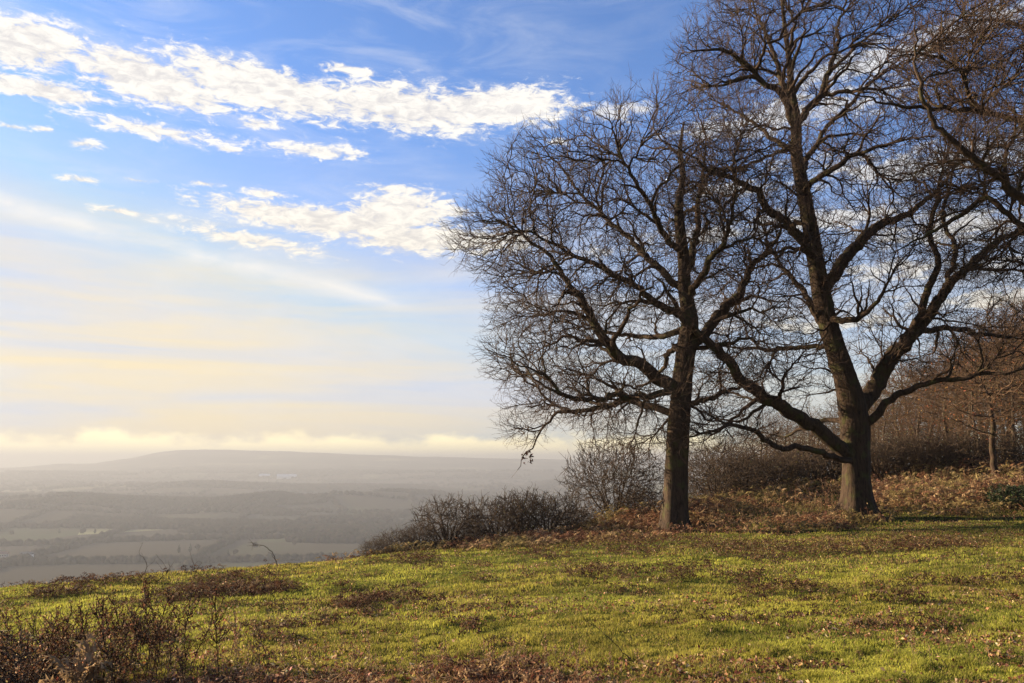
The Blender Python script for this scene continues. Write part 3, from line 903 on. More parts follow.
# mounds of dead bracken lying in the grass: (px, py, half width px, half height px)
MOUNDS = [(245, 593, 82, 6), (215, 597, 50, 5), (378, 604, 42, 6), (60, 598, 45, 3.5), (95, 585, 50, 3), (855, 552, 150, 5), (740, 548, 90, 6), (640, 545, 80, 4), (540, 556, 40, 3), (420, 560, 45, 2.5), (235, 580, 40, 2.5),
          (925, 547, 60, 6), (690, 580, 90, 3), (905, 603, 60, 2.5), (790, 592, 40, 2), (1000, 585, 60, 3), (470, 632, 14, 2), (610, 574, 80, 3), (20, 582, 30, 2.5)]


def ground_at(px, py):
    """first hit of a pixel ray with the near ground"""
    d = ray(px, py)
    for y in np.arange(5, 60, 0.05):
        p = d * (y / d[1])
        if p[2] + EYE < gz(p[0], y): return p[0], y
    return None


MD = []
for (px, py, hw, hh) in MOUNDS:
    h = ground_at(px, py)
    if h is None: continue
    x, y = h
    MD.append((x, y, hw * y / F_PX, max(0.28, hh * y * y / (F_PX * 1.9))))


def mound_mask(x, y):
    m = np.zeros_like(x)
    n = fbm(x * 1.6 + 31, y * 1.6 + 7, 3)
    for (mx, my, rx, ry) in MD:
        d = np.sqrt(((x - mx) / rx) ** 2 + ((y - my) / ry) ** 2)
        m = np.maximum(m, smooth(1.05, 0.6, d + (n - 0.5) * 3.0))
    return m


def scatter(n, ymin, ymax, rng, power=1.6, margin=40):
    """points over the visible wedge of turf, denser near the lens"""
    u = rng.random(n)
    e = 1 - power
    y = (ymin ** e + u * (ymax ** e - ymin ** e)) ** (1 / e)
    px = rng.uniform(-margin, W + margin, n)
    x = (px - 512) / F_PX * y
    return x, y


def blades(x, y, z, h, w, rng, colr, lean=0.5):
    n = len(x)
    a = rng.uniform(0, 2 * math.pi, n)
    d = np.stack([np.cos(a), np.sin(a)], 1)
    pd = np.stack([-d[:, 1], d[:, 0]], 1)
    ln = rng.uniform(0.1, 1.0, n) * lean * h
    b = np.stack([x, y, z], 1)
    s = np.zeros((n, 3)); s[:, :2] = pd * (w / 2)[:, None]
    m = b.copy(); m[:, :2] += d * (ln * .35)[:, None]; m[:, 2] += h * .6
    t = b.copy(); t[:, :2] += d * ln[:, None]; t[:, 2] += h * .95
    V = np.stack([b - s, b + s, m + s * .7, m - s * .7, t], 1).reshape(-1, 3)
    k = np.arange(n)[:, None] * 5
    q = k + np.array([[0, 1, 2, 3]]); tr = k + np.array([[3, 2, 4]])
    return V, q, tr, np.repeat(colr, 5, axis=0)


grng = np.random.default_rng(77)
x, y = scatter(620000, 5.0, 36, grng, 1.75)
keep = (y < crest_y(x) + 3.5)
bm = bracken_mask(x, y); mm_ = mound_mask(x, y); lm = litter_mask(x, y)
keep &= grng.random(len(x)) > np.maximum(np.maximum(bm * 0.75, mm_ * 0.8), lm * 0.5)
x, y, bm, lm = x[keep], y[keep], bm[keep], lm[keep]
z = ground_z(x, y) - 0.004
n1 = fbm(x * 1.1 + 5, y * 1.1 + 2, 4); n2 = fbm(x * 4.5 + 50, y * 4.5, 3); n3 = fbm(x * 0.25, y * 0.25 + 60, 3)
h = 0.022 + 0.038 * smooth(0.42, 0.7, n2) * (0.6 + n1) + 0.012 * grng.random(len(x))
h *= 1 + 0.5 * bm
w = 0.0045 + 0.00055 * y
G1 = np.array([0.290, 0.275, 0.044]); G2 = np.array([0.180, 0.180, 0.030]); G3 = np.array([0.25, 0.195, 0.04]); G4 = np.array([0.32, 0.22, 0.09])
t1 = smooth(0.38, 0.62, n1)[:, None]
cc = G2 * (1 - t1) + G1 * t1
t2 = (smooth(0.45, 0.7, n3) * 0.5)[:, None]
cc = cc * (1 - t2) + G3 * t2
cc = cc * (0.74 + 0.62 * smooth(.3, .65, fbm(x * 2.2 + 80, y * 3.4 + 3, 3)))[:, None]
straw = grng.random(len(x)) < (0.07 + 0.35 * np.maximum(lm, bm))
cc[straw] = G4
cc = cc * (1 + 0.22 * grng.normal(0, 1, (len(x), 1)))
cc = np.clip(cc, 0.01, 0.6)
V_, q_, t_, c_ = blades(x, y, z, h, w, grng, cc, 0.9)
tag(mk('grass', V_, [q_, t_], M_GRASS, None, c_, False), 'short sunlit grass of the hilltop pasture', 'grass', kind='stuff')
print('grass blades', len(x))

# fallen leaves
BROWNS = np.array([(0.17, 0.085, 0.038), (0.11, 0.048, 0.024), (0.25, 0.14, 0.065), (0.07, 0.033, 0.02), (0.38, 0.26, 0.15), (0.14, 0.056, 0.028)])
x, y = scatter(230000, 5.0, 33, grng, 1.55)
p = np.maximum(litter_mask(x, y) * 0.85, np.maximum(mound_mask(x, y), bracken_mask(x, y) * .6)) + 0.03
k = grng.random(len(x)) < p * (0.48 + .5 * (y > 17))
x, y = x[k], y[k]
mmk = mound_mask(x, y)
z = ground_z(x, y) + 0.015 + grng.random(len(x)) * (0.035 + 0.14 * mmk)
pick = BROWNS[grng.integers(0, 6, len(x))]
v, f, cc = leaf_quads(np.stack([x, y, z], 1), 0.042, grng, pick * (1.2 - .5 * mmk[:, None]), 0.3, flat=0.40)
tag(mk('leaf_litter', v, [f], M_LEAF, None, cc, False), 'fallen brown oak leaves scattered in the pasture grass', 'leaves', kind='stuff')
print('litter', len(x))


def fronds(x, y, z, L, rng, colr, pairs=6, rise=0.9, w=0.16):
    """arching dead bracken fronds: a rib of triangles with leaflets either side"""
    n = len(x)
    a = rng.uniform(0, 2 * math.pi, n); d = np.stack([np.cos(a), np.sin(a), np.zeros(n)], 1)
    pd = np.stack([-d[:, 1], d[:, 0], rng.normal(0, .4, n)], 1)
    b = np.stack([x, y, z], 1)
    ri = rise * rng.uniform(.3, 1.2, n)
    Vs = []; Cs = []
    def pt(t):
        return b + d * (L * t * .8)[:, None] + np.array([0, 0, 1])[None] * (L * (ri * t * 1.6 - t * t * (0.35 + ri * .8)))[:, None]
    # rib
    for t0, t1 in ((0, .5), (.5, 1.0)):
        p0 = pt(t0); p1 = pt(t1)
        Vs.append(np.stack([p0 - pd * .006, p0 + pd * .006, p1], 1)); Cs.append(colr * .7)
    for k in range(pairs):
        t = .3 + .7 * (k + .5) / pairs
        c0 = pt(t - .05); c1 = pt(t + .05)
        wd = L * w * 2 * (1.15 - t) * rng.uniform(.6, 1.2, n)
        for s in (-1, 1):
            tip = (c0 + c1) / 2 + pd * (s * wd)[:, None] + d * (L * .06)[:, None] + rng.normal(0, .02, (n, 3)) - np.array([0, 0, 1]) * (wd * rng.uniform(0, .8, n))[:, None]
            Vs.append(np.stack([c0, c1, tip], 1)); Cs.append(colr * rng.uniform(.75, 1.25, (n, 1)))
    V = np.concatenate(Vs).reshape(-1, 3)
    C = np.repeat(np.concatenate(Cs), 3, axis=0)
    F = np.arange(len(V)).reshape(-1, 3)
    return V, F, np.clip(C, .005, .8)


BRK = np.array([(0.165, 0.078, 0.040), (0.105, 0.048, 0.028), (0.27, 0.175, 0.090), (0.075, 0.036, 0.022), (0.20, 0.115, 0.058), (0.13, 0.105, 0.035)])
x, y = scatter(60000, 22, 46, grng, 1.2, 60)
bm = bracken_mask(x, y)
hn = fbm(x * 0.55 + 8, y * 0.55 + 1, 3)
k = (grng.random(len(x)) < bm * (0.35 + 0.9 * smooth(.35, .6, hn))) & (y < crest_y(x) + 5)
x, y, hn = x[k], y[k], hn[k]
hh = (0.10 + 0.40 * smooth(0.38, 0.66, hn) * smooth(24, 31, y)) * grng.uniform(.6, 1.2, len(x))
z = ground_z(x, y) + hh * grng.random(len(x))
tone = fbm(x * .4 + 70, y * .4, 3)
ix = np.clip((grng.random(len(x)) * 4 + (tone > .55) * 1.6).astype(int), 0, 5)
pick = BRK[ix]
pick = pick * 1.4
t4 = smooth(.45, .62, fbm(x * .9 + 33, y * .9 + 20, 3))[:, None] * .75
pick = pick * (1 - t4) + np.array([(.22, .175, .06)]) * t4 * (1 + .2 * grng.normal(0, 1, (len(x), 1)))
v, f, cc = fronds(x, y, z, 0.28 + hh * .6, grng, pick, 5, 1.0)
# upright dead stems among them
n = 3600
xs, ys = scatter(n * 2, 23, 44, grng, 1.2, 60)
k = (grng.random(len(xs)) < bracken_mask(xs, ys)) & (ys < crest_y(xs) + 4)
xs, ys = xs[k], ys[k]; zs = ground_z(xs, ys) - .02
P0 = np.stack([xs, ys, zs], 1); L = grng.uniform(.25, .75, len(xs)) * (0.5 + 0.8 * smooth(24, 30, ys))
d = norm(grng.normal(0, .28, (len(xs), 3)) + np.array([0, 0, 1]))
P1 = P0 + d * (L * .5)[:, None]; P2 = P1 + norm(d + grng.normal(0, .25, d.shape)) * (L * .5)[:, None]
pl = np.stack([P0, P1, P2], 1); rl = np.array([.006, .005, .003])[None] * np.ones((len(xs), 1))
v2, f2 = poly_tubes(pl, rl)
c2 = np.repeat(np.repeat(BRK[grng.integers(0, 5, len(xs))] * 1.1, 3, axis=0), 3, axis=0)
lv, lf, lc = leaf_quads(np.concatenate([P2, P1]) + grng.normal(0, .05, (2 * len(xs), 3)), .055, grng, BRK[grng.integers(0, 5, 2 * len(xs))] * 1.4, .25)
nv = len(v); nv2 = nv + len(v2)
tag(mk('bracken', np.concatenate([v, v2, lv]), [np.concatenate([f, lf + nv2]), f2 + nv], M_BRACKEN, None, np.concatenate([cc, c2, lc]), False),
    'rust-brown dead bracken and brambles along the crest and under the oaks', 'bracken', kind='stuff')
print('bracken', len(x))

# low heaps of dead bracken lying in the pasture
x, y = scatter(120000, 9, 27, grng, 1.3)
mk_ = np.maximum(mound_mask(x, y), smooth(.63, .72, fbm(x * 1.1 + 3, y * 2.4 + 14, 4)) * .45); k = grng.random(len(x)) < mk_ * (.30 + .5 * (x < -2))
x, y, mk_ = x[k], y[k], mk_[k]
z = ground_z(x, y) + grng.random(len(x)) * .12 * mk_
v, f, cc = fronds(x, y, z, grng.uniform(.12, .26, len(x)), grng, BRK[grng.integers(0, 4, len(x))] * .62, 4, .9)
tag(mk('bracken_litter', v, [f], M_BRACKEN, None, cc, False), 'dark collapsed bracken lying in low heaps across the pasture', 'bracken', kind='stuff')
print('heaps', len(x))

# ---- foreground: leafy bramble litter along the bottom edge
def fg_mask(x, y):
    px = 512 + F_PX * x / np.maximum(y, .5)
    edge = np.interp(px, [-60, 0, 60, 110, 200, 300, 420, 470, 530, 570, 620, 760, 1100], [10, 9.6, 8.8, 8.0, 7.85, 7.5, 7.3, 7.75, 7.75, 7.0, 6.4, 6.0, 6.0])
    return smooth(0.25, -0.35, y - edge + (fbm(x * 2.2, y * 2.2 + 3, 3) - .5) * 1.1)


x, y = scatter(24000, 6.2, 10.6, grng, 1.1, 60)
k = grng.random(len(x)) < fg_mask(x, y)
x, y = x[k], y[k]
z = ground_z(x, y) + grng.random(len(x)) * .10
v, f, cc = fronds(x, y, z, grng.uniform(.08, .2, len(x)), grng, BRK[grng.integers(0, 5, len(x))] * 1.3, 4, 1.1)
lv, lf, lc = leaf_quads(np.stack([x, y, z + .05], 1) + grng.normal(0, .04, (len(x), 3)), .04, grng, BROWNS[grng.integers(0, 6, len(x))], .3)
tag(mk('undergrowth', np.concatenate([v, lv]), [np.concatenate([f, lf + len(v)])], M_BRACKEN, None, np.concatenate([cc, lc]), False),
    'tangle of dead leaves and fronds along the bottom edge of the picture', 'undergrowth', kind='stuff')

# dead weed stems with seed heads, each its own thing
def proto_weed(H_, seed, n_side=9, dark=True):
    rng = np.random.default_rng(seed)
    K = 7
    pts = np.zeros((K, 3)); d = norm(np.array([rng.normal(0, .12), rng.normal(0, .12), 1.0]))
    for k in range(1, K):
        d = norm(d + rng.normal(0, .09, 3)); pts[k] = pts[k - 1] + d * H_ / (K - 1)
    pts[0, 2] = -.03
    items = [poly_tubes(pts[None], np.linspace(.0048, .0028, K)[None])]
    tips = [pts[-1], pts[-2]]; PL = []
    for s_ in range(n_side):
        t = rng.uniform(.3, .98) * (K - 1); i0 = int(t); b = pts[i0] + (pts[min(i0 + 1, K - 1)] - pts[i0]) * (t - i0)
        dd = norm(np.array([rng.normal(0, 1), rng.normal(0, 1), 1.0])); L = H_ * rng.uniform(.08, .22)
        m = b + dd * L * .5; e = m + norm(dd + np.array([0, 0, .8])) * L * .5
        PL.append([b, m, e]); tips.append(e); tips.append(m)
    items.append(poly_tubes(np.array(PL), np.array([.0042, .0032, .0022])[None] * np.ones((len(PL), 1))))
    v, f = join_vf(items)
    T = np.array(tips); T = np.repeat(T, 5, axis=0) + rng.normal(0, .008, (len(tips) * 5, 3))
    lv, lf, lc = leaf_quads(T, .020, rng, (BROWNS * (.8 if dark else 1.5))[rng.integers(0, 6, len(T))], .25)
    cs = np.ones((len(v), 1)) * np.array([(.045, .03, .02) if dark else (.24, .17, .10)])
    return mk('dead_weed', np.concatenate([v, lv]), [f, lf + len(v)], M_LEAF, None, np.concatenate([cs, lc]), False)


wp = [proto_weed(.62, 301, 12), proto_weed(.75, 302, 16), proto_weed(.5, 303, 10, False), proto_weed(.62, 304, 9, False), proto_weed(.8, 305, 20)]
wu = [False] * 5
prng = random.Random(9)
weeds = []
for q in range(58): weeds.append((prng.uniform(-10, 105), prng.uniform(7.2, 9.4), 'a'))
for q in range(95): weeds.append((prng.gauss(160, 48), prng.uniform(7.2, 8.6), 'b'))
for q in range(26): weeds.append((prng.uniform(230, 420), prng.uniform(7.3, 8.4), 'c'))
for q in range(46): weeds.append((prng.gauss(510, 55), prng.uniform(7.35, 7.9), 'd'))
for q in range(12): weeds.append((prng.uniform(620, 1010), prng.uniform(7.3, 7.7), 'e'))
WL = {'a': ('thin dead weed stalk in the dark tangle at the lower left corner', 'dead weeds in the lower left tangle'),
      'b': ('dark dead weed stalk with seed heads, right beside the left corner tangle', 'dark dead weeds beside the left tangle'),
      'c': ('sparse short weed stalk in open grass, left of the bottom middle leafy clump', 'sparse weeds on the bottom edge'),
      'd': ('short weed stalk among the pale leafy clump at the bottom middle', 'weeds in the bottom middle clump'),
      'e': ('lone faint weed stalk on the bottom edge below the oaks', 'weeds on the bottom edge below the oaks')}
for (px, Y, g_) in weeds:
    k = prng.choice([0, 1, 2, 3, 4]) if g_ in 'ab' else prng.choice([2, 3, 3])
    xx = (px - 512) / F_PX * Y; zz = gz(xx, Y)
    s = {'a': prng.uniform(.6, .95), 'b': prng.uniform(.5, 1.1), 'c': prng.uniform(.35, .75), 'd': prng.uniform(.3, .62), 'e': prng.uniform(.3, .5)}[g_]
    rz = prng.uniform(0, 6.28)
    lb, gp = WL[g_]
    if not wu[k]:
        wu[k] = True; r = wp[k]; r.location = (xx, Y, zz); r.scale = (s, s, s); r.rotation_euler = (0, 0, rz); tag(r, lb, 'weed', gp)
    else:
        dup(wp[k], (xx, Y, zz), rz, s, lb, gp)
for k in range(5):
    if not wu[k]:
        bpy.data.objects.remove(wp[k])

# bramble mound in the left corner, pale feathery fern, lone arching stems on the crest
BR = proto_shrub('bramble_bush', .62, .95, 208, 1500, 12, kill=.085, tl=.14, tr=.0028, leaf=(2200, BROWNS * .9, .022, M_LEAF), spread=.7)
BR.location = (-5.0, 8.0, gz(-5.0, 8.0)); BR.scale = (1.15, 1, .74)
tag(BR, 'dark bramble mound filling the lower left corner', 'bush')
BR2 = dup(BR, (-4.5, 7.25, gz(-4.5, 7.25)), 2.0, (.7, .6, .42), 'lower bramble mound in front of the corner one, beside the pale feathery fern')


def feather(name, px, Y, H_, seed, label):
    rng = np.random.default_rng(seed)
    xx = (px - 512) / F_PX * Y
    root = empty(name, (xx, Y, gz(xx, Y)), label, 'fern')
    n = 34
    v, f, cc = fronds(np.zeros(n) + rng.normal(0, .03, n), np.zeros(n) + rng.normal(0, .03, n), np.zeros(n), rng.uniform(.6, 1, n) * H_, rng, np.array([(0.34, .22, .11)]) * rng.uniform(.7, 1.2, (n, 1)), 14, 1.8, .09)
    mk('fronds', v, [f], M_BRACKEN, root, cc, False)
    return root


feather('dry_fern', 98, 7.25, .42, 1, 'pale straw-coloured feathery fern at the lower left')
feather('dry_fern', 495, 7.4, .22, 2, 'small tan withered fern at the bottom middle')


def arch(name, pts, r0, label, twn=7, seed=1):
    rng = np.random.default_rng(seed)
    O = pts[0].copy()
    sk = Skel(); sk.polyline(pts, list(np.linspace(r0, r0 * .3, len(pts))), 0, step=.06, jit=.008, rng=rng)
    V1 = tubes(sk.P, sk.par, sk.R, sk.part)[0]
    P = np.array(sk.P); T = norm(np.gradient(P, axis=0))
    h = rng.integers(len(P) // 4, len(P), twn)
    vt, ft, tips = twigs(P[h], T[h], .22, r0 * .5, rng, K=3, up=.4, spread=.6, sub=1)
    root = empty(name, O, label, 'stem', 'bramble stems on the left crest')
    v, f = join_vf([V1, (vt, ft)])
    mk('stem', v - O, [f], M_SHRUB, root)
    return root


def ground_pt(px, Y):
    xx = (px - 512) / F_PX * Y
    return np.array([xx, Y, gz(xx, Y) - .02])


arch('bramble_cane', [ground_pt(286, 19.5), at(272, 552, 19.5), at(260, 545, 19.4), at(247, 546, 19.3)], .012, 'arching bare stem bowing left over the crest', 6, 1)
arch('bramble_cane', [ground_pt(152, 18.0), at(147, 566, 18), at(139, 552, 18)], .010, 'straight leaning stem on the crest at far left', 3, 2)
arch('bramble_cane', [ground_pt(196, 18.0), at(195, 575, 18), at(194, 565, 18)], .010, 'short upright stem on the crest right of the leaning one', 6, 3)
arch('bramble_cane', [ground_pt(166, 17.2), at(167, 572, 17.2), at(164, 564, 17.2)], .010, 'leafy-topped short stem just right of the leaning one', 9, 4)
arch('bramble_cane', [ground_pt(632, 8.0), at(612, 640, 7.6), at(590, 621, 7.4)], .006, 'single bare bramble cane leaning left over the open grass', 2, 5)

# ------------------------------------------------------------------ the vale: woods, hedges, single trees, farm buildings
def blob_proto():
    import bmesh
    bm = bmesh.new(); bmesh.ops.create_icosphere(bm, subdivisions=1, radius=1)
    v = np.array([p.co[:] for p in bm.verts]); f = np.array([[q.index for q in t.verts] for t in bm.faces]); bm.free()
    return v, f


bv, bf = blob_proto()
vr = np.random.default_rng(55)


def crowns(x, y, hgt, wid, rng, sink=0.15):
    n = len(x); z = ground_z(x, y)
    v = bv[None] * (1 + rng.normal(0, .11, (n, len(bv), 1)))
    v = v * np.stack([wid, wid, hgt * .55], 1)[:, None]
    v = v + np.stack([x, y, z + hgt * (.5 - sink)], 1)[:, None]
    f = bf[None] + (np.arange(n) * len(bv))[:, None, None]
    return v.reshape(-1, 3), f.reshape(-1, 3)


def vale_scatter(n, y0, y1, rng, pw=1.0):
    u = rng.random(n); y = y0 * (y1 / y0) ** (u ** pw)
    px = rng.uniform(-60, 640, n)
    return (px - 512) / F_PX * y, y


M_VALEWOOD = leafy_mat('vale_wood', 0.5, spec=0.0)
x, y = vale_scatter(190000, 620, 5600, vr)
wn = fbm(x / 520.0 + 20 + y / 3000.0, y / 190.0 + 4, 4)
# hedgerow lines: warped grid
gx = np.abs(((x + 60 * fbm(y / 300.0, x * 0, 2) + 0.25 * y) / 230.0) % 1 - .5) * 230
gy = np.abs(((y + 80 * fbm(x / 260.0, x * 0 + 9, 2) - 0.18 * x) / 330.0) % 1 - .5) * 330
hedge = (gx < 5) | (gy < 9)
ridge = np.exp(-((y - 2400 - 330 * np.sin(x / 430.0 + 1)) / 230.0) ** 2) * .20 + np.exp(-((y - 3800 - 420 * np.sin(x / 700.0)) / 260.0) ** 2) * .16 + np.exp(-((y - 1650) / 130.0) ** 2) * .16 + np.exp(-((y - 1250) / 60.0) ** 2) * .05
keep = (wn + ridge > 0.615 + .06 * smooth(1400, 1000, y)) | (hedge & (vr.random(len(x)) < .45))
x, y = x[keep], y[keep]
hg = vr.uniform(6, 11, len(x)) * (1 + y / 9000.0); wd = hg * vr.uniform(.35, .6, len(x)) * (1 + y / 6000.0)
v, f = crowns(x, y, hg, wd, vr)
ct = np.array([(0.055, 0.045, 0.034), (0.05, 0.045, 0.03), (0.062, 0.048, 0.036), (0.045, 0.045, 0.03)])[vr.integers(0, 4, len(x))]
tag(mk('valley_wood', v, [f], M_VALEWOOD, None, np.repeat(ct, len(bv), axis=0), True), 'hazy woods and hedgerows covering the vale below the hill', 'woodland', kind='stuff')
print('vale trees', len(x))

# single trees that stand out of the nearer hedges
VT = []
def vale_tree(seed, conifer):
    rng = np.random.default_rng(seed)
    root = empty('valley_tree', (0, 0, 0), 'tree', 'tree')
    mk('trunk', *(lambda t: (t[0], [t[1]]))(poly_tubes(np.array([[(0, 0, -.5), (0, 0, 4.), (0, 0, 9.)]]), np.array([[.5, .4, .2]]))), M_WOODBARK, root)
    n = 34
    if conifer:
        t = rng.random(n); C = np.stack([rng.normal(0, 1.2, n) * (1.1 - t), rng.normal(0, 1.2, n) * (1.1 - t), 2.5 + t * 13], 1); s = 2.0 * (1.15 - t)
    else:
        C = ellipsoid_pts((0, 0, 9), 5, 5, 5.2, n, rng); s = rng.uniform(1.2, 2.2, n)
    vv = (bv[None] * (1 + rng.normal(0, .25, (n, len(bv), 1))) * s[:, None, None] + C[:, None]).reshape(-1, 3)
    ff = (bf[None] + (np.arange(n) * len(bv))[:, None, None]).reshape(-1, 3)
    mk('crown', vv, [ff], M_VALEWOOD, root, np.array((0.035, 0.04, 0.022) if conifer else (.07, .055, .035)) * np.ones((len(vv), 1)), False)
    return root


vp = [vale_tree(1, True), vale_tree(2, False)]; vu = [False, False]
VTL = [(188, 1150, 0), (199, 1160, 0), (236, 1100, 0), (243, 1120, 1), (206, 1180, 1), (318, 1500, 0), (330, 1520, 1), (352, 1500, 1), (70, 1500, 0), (93, 1480, 1), (105, 1500, 0), (24, 1450, 1), (300, 1250, 1), (262, 1200, 1)]
for (px, Y, k) in VTL:
    xx = (px - 512) / F_PX * Y; s = vr.uniform(.6, .95)
    lb = ['dark pointed conifer standing above the hazy hedges of the vale', 'round-headed tree standing above the hazy hedges of the vale'][k]
    gp = ['single conifers in the vale', 'single round trees in the vale'][k]
    if not vu[k]:
        vu[k] = True; r = vp[k]; r.location = (xx, Y, gz(xx, Y)); r.scale = (s, s, s); tag(r, lb, 'tree', gp)
    else:
        dup(vp[k], (xx, Y, gz(xx, Y)), vr.uniform(0, 6), float(s), lb, gp)

M_RENDER = plain_mat('white_render', (.78, .76, .72), .8, .05)
M_TILE = plain_mat('clay_tile', (.28, .15, .10), .8, .2)
M_SLATE = plain_mat('grey_roof', (.13, .125, .12), .9, .15)
M_PANE = plain_mat('dark_pane', (.04, .045, .05), .2, .1, spec=.5)


def box(c, s):
    c = np.array(c); s = np.array(s) / 2
    v = np.array([[i_, j_, k_] for i_ in (-1, 1) for j_ in (-1, 1) for k_ in (-1, 1)]) * s + c
    f = np.array([[0, 1, 3, 2], [4, 6, 7, 5], [0, 4, 5, 1], [2, 3, 7, 6], [0, 2, 6, 4], [1, 5, 7, 3]])
    return v, f


def house(px, Y, L, D_, Hw, rz, label, roofm, wallm, chim=True):
    xx = (px - 512) / F_PX * Y
    root = empty('farm_building', (xx, Y, gz(xx, Y)), label, 'building', None, rz)
    v, f = box((0, 0, Hw / 2 - .5), (L, D_, Hw + 1)); mk('wall', v, [f], wallm, root, None, False)
    rh = D_ * .42; e = .5
    rv = np.array([(-L / 2 - e, -D_ / 2 - e, Hw), (L / 2 + e, -D_ / 2 - e, Hw), (L / 2 + e, D_ / 2 + e, Hw), (-L / 2 - e, D_ / 2 + e, Hw), (-L / 2 - e, 0, Hw + rh), (L / 2 + e, 0, Hw + rh)])
    rf4 = np.array([[0, 1, 5, 4], [2, 3, 4, 5], [3, 2, 1, 0]]); rf3 = np.array([[0, 4, 3], [1, 2, 5]])
    ro = mk('roof', rv, [rf4, rf3], roofm, root, None, False)
    if chim:
        v, f = box((L * .3, 0, Hw + rh + .3), (.9, .9, 2.2)); mk('chimney', v, [f], M_TILE, ro, None, False)
    for k in range(4):
        v, f = box((-L / 2 + L * (k + .5) / 4, -D_ / 2 - .01, Hw * .55), (1.3, .12, 1.3)); mk('window', v, [f], M_PANE, root, None, False)


house(40, 1085, 15, 8, 6.5, .1, 'white-walled farmhouse low down in the vale at the far left', M_SLATE, M_RENDER)
house(17, 1120, 12, 8, 4.5, .2, 'smaller pale barn to the left of the white farmhouse', M_TILE, plain_mat('pale_brick', (.4, .34, .28)), False)
house(372, 1350, 12, 7, 4.5, .15, 'tiny pale cottage in the vale just above the crest shrubs', M_TILE, M_RENDER)
house(290, 4700, 110, 34, 11, .05, 'long bright glasshouse shed far out in the vale beneath the long ridge', M_RENDER, M_RENDER, False)
house(268, 4750, 60, 30, 10, .05, 'second shorter bright shed left of the long glasshouse far out in the vale', M_RENDER, M_RENDER, False)

# ------------------------------------------------------------------ haze
hv, hf = box((0, 6500, -55), (30000, 17500, 280))
m, nt = new_mat('haze_air')
pv = N(nt, 'ShaderNodeVolumePrincipled'); o = N(nt, 'ShaderNodeOutputMaterial')
pv.inputs['Color'].default_value = (0.375, 0.385, 0.41, 1)
pv.inputs['Density'].default_value = 0.00028
pv.inputs['Anisotropy'].default_value = 0.2
nt.links.new(pv.outputs[0], o.inputs['Volume'])
zmin = float(GZ.min()); zmax = max(float(GZ.max()), 22.0)
hv[:, 2] = np.where(hv[:, 2] < -55, zmin - 1.5, zmax + 12)
hz_ = mk('haze', hv, [hf], m, None, None, False); hz_['kind'] = 'stuff'
print('z range', zmin, zmax)

# ------------------------------------------------------------------ sky and sun
SUN_AZ, SUN_EL = -68.0, 17.0   # degrees from the view direction, to the left
w = bpy.data.worlds.new('World'); sc.world = w; w.use_nodes = True
nt = w.node_tree; nt.nodes.clear()
sky = N(nt, 'ShaderNodeTexSky', sky_type='NISHITA'); sky.sun_disc = False
sky.sun_elevation = R(SUN_EL); sky.sun_rotation = R(SUN_AZ)
sky.air_density = 1.0; sky.dust_density = 0.6; sky.ozone_density = 2.0; sky.altitude = 150
tc = N(nt, 'ShaderNodeTexCoord').outputs['Generated']
sep = N(nt, 'ShaderNodeSeparateXYZ'); nt.links.new(tc, sep.inputs[0])


def val(nt, v): return v


def mt(op, a, b=None, c=None, clamp=False):
    n = N(nt, 'ShaderNodeMath', operation=op); n.use_clamp = clamp
    for k, v in enumerate((a, b, c)):
        if v is None: continue
        if hasattr(v, 'links'): nt.links.new(v, n.inputs[k])
        else: n.inputs[k].default_value = v
    return n.outputs[0]


X, Y_, Z = sep.outputs
AZ = mt('MULTIPLY', mt('ARCTAN2', X, Y_), 180 / math.pi)
EL = mt('MULTIPLY', mt('ARCSINE', Z), 180 / math.pi)
# plane-projected cloud-layer coordinates
zz = mt('ADD', mt('MAXIMUM', Z, 0.0), 0.06)
comb = N(nt, 'ShaderNodeCombineXYZ')
nt.links.new(mt('DIVIDE', X, zz), comb.inputs[0]); nt.links.new(mt('DIVIDE', Y_, zz), comb.inputs[1])
CP = comb.outputs[0]
ae = N(nt, 'ShaderNodeCombineXYZ'); nt.links.new(AZ, ae.inputs[0]); nt.links.new(EL, ae.inputs[1])
AE = ae.outputs[0]
nA = noise(nt, mapping(nt, AE, (.14, .30, 1)), 1.0, 7, .62, .3)       # shreds
nB = noise(nt, mapping(nt, AE, (.75, 2.0, 1), (4, 2, 0)), 1.0, 7, .68, .5)         # fine puffs
nW = noise(nt, mapping(nt, AE, (.10, .18, 1), (9, 1, 0)), 1.0, 3, .5)
wob = mt('MULTIPLY', mt('SUBTRACT', nW, .5), 5.0)


def blob(px, py, hw, hh, slope=0.0, soft=1.0):
    a0, e0 = azel(px, py); a1, e1 = azel(px + 10, py); a2, e2 = azel(px, py - 10)
    ka = hw * math.hypot(a1 - a0, e1 - e0) / 10; ke = hh * math.hypot(a2 - a0, e2 - e0) / 10
    da = mt('SUBTRACT', AZ, a0); de = mt('ADD', mt('SUBTRACT', EL, e0), mt('MULTIPLY', wob, .35 if hh > 12 else .12))
    if slope: de = mt('ADD', de, mt('MULTIPLY', da, math.tan(R(slope))))
    u2 = mt('POWER', mt('MULTIPLY', da, 1 / ka), 2.0); v2 = mt('POWER', mt('ABSOLUTE', mt('MULTIPLY', de, 1 / ke)), 2.0)
    return mt('MULTIPLY', mt('SUBTRACT', 1.0, mt('SQRT', mt('ADD', u2, v2))), .5 if hh < 10 else soft)


def union(bl):
    o = bl[0]
    for b in bl[1:]: o = mt('MAXIMUM', o, b)
    return o


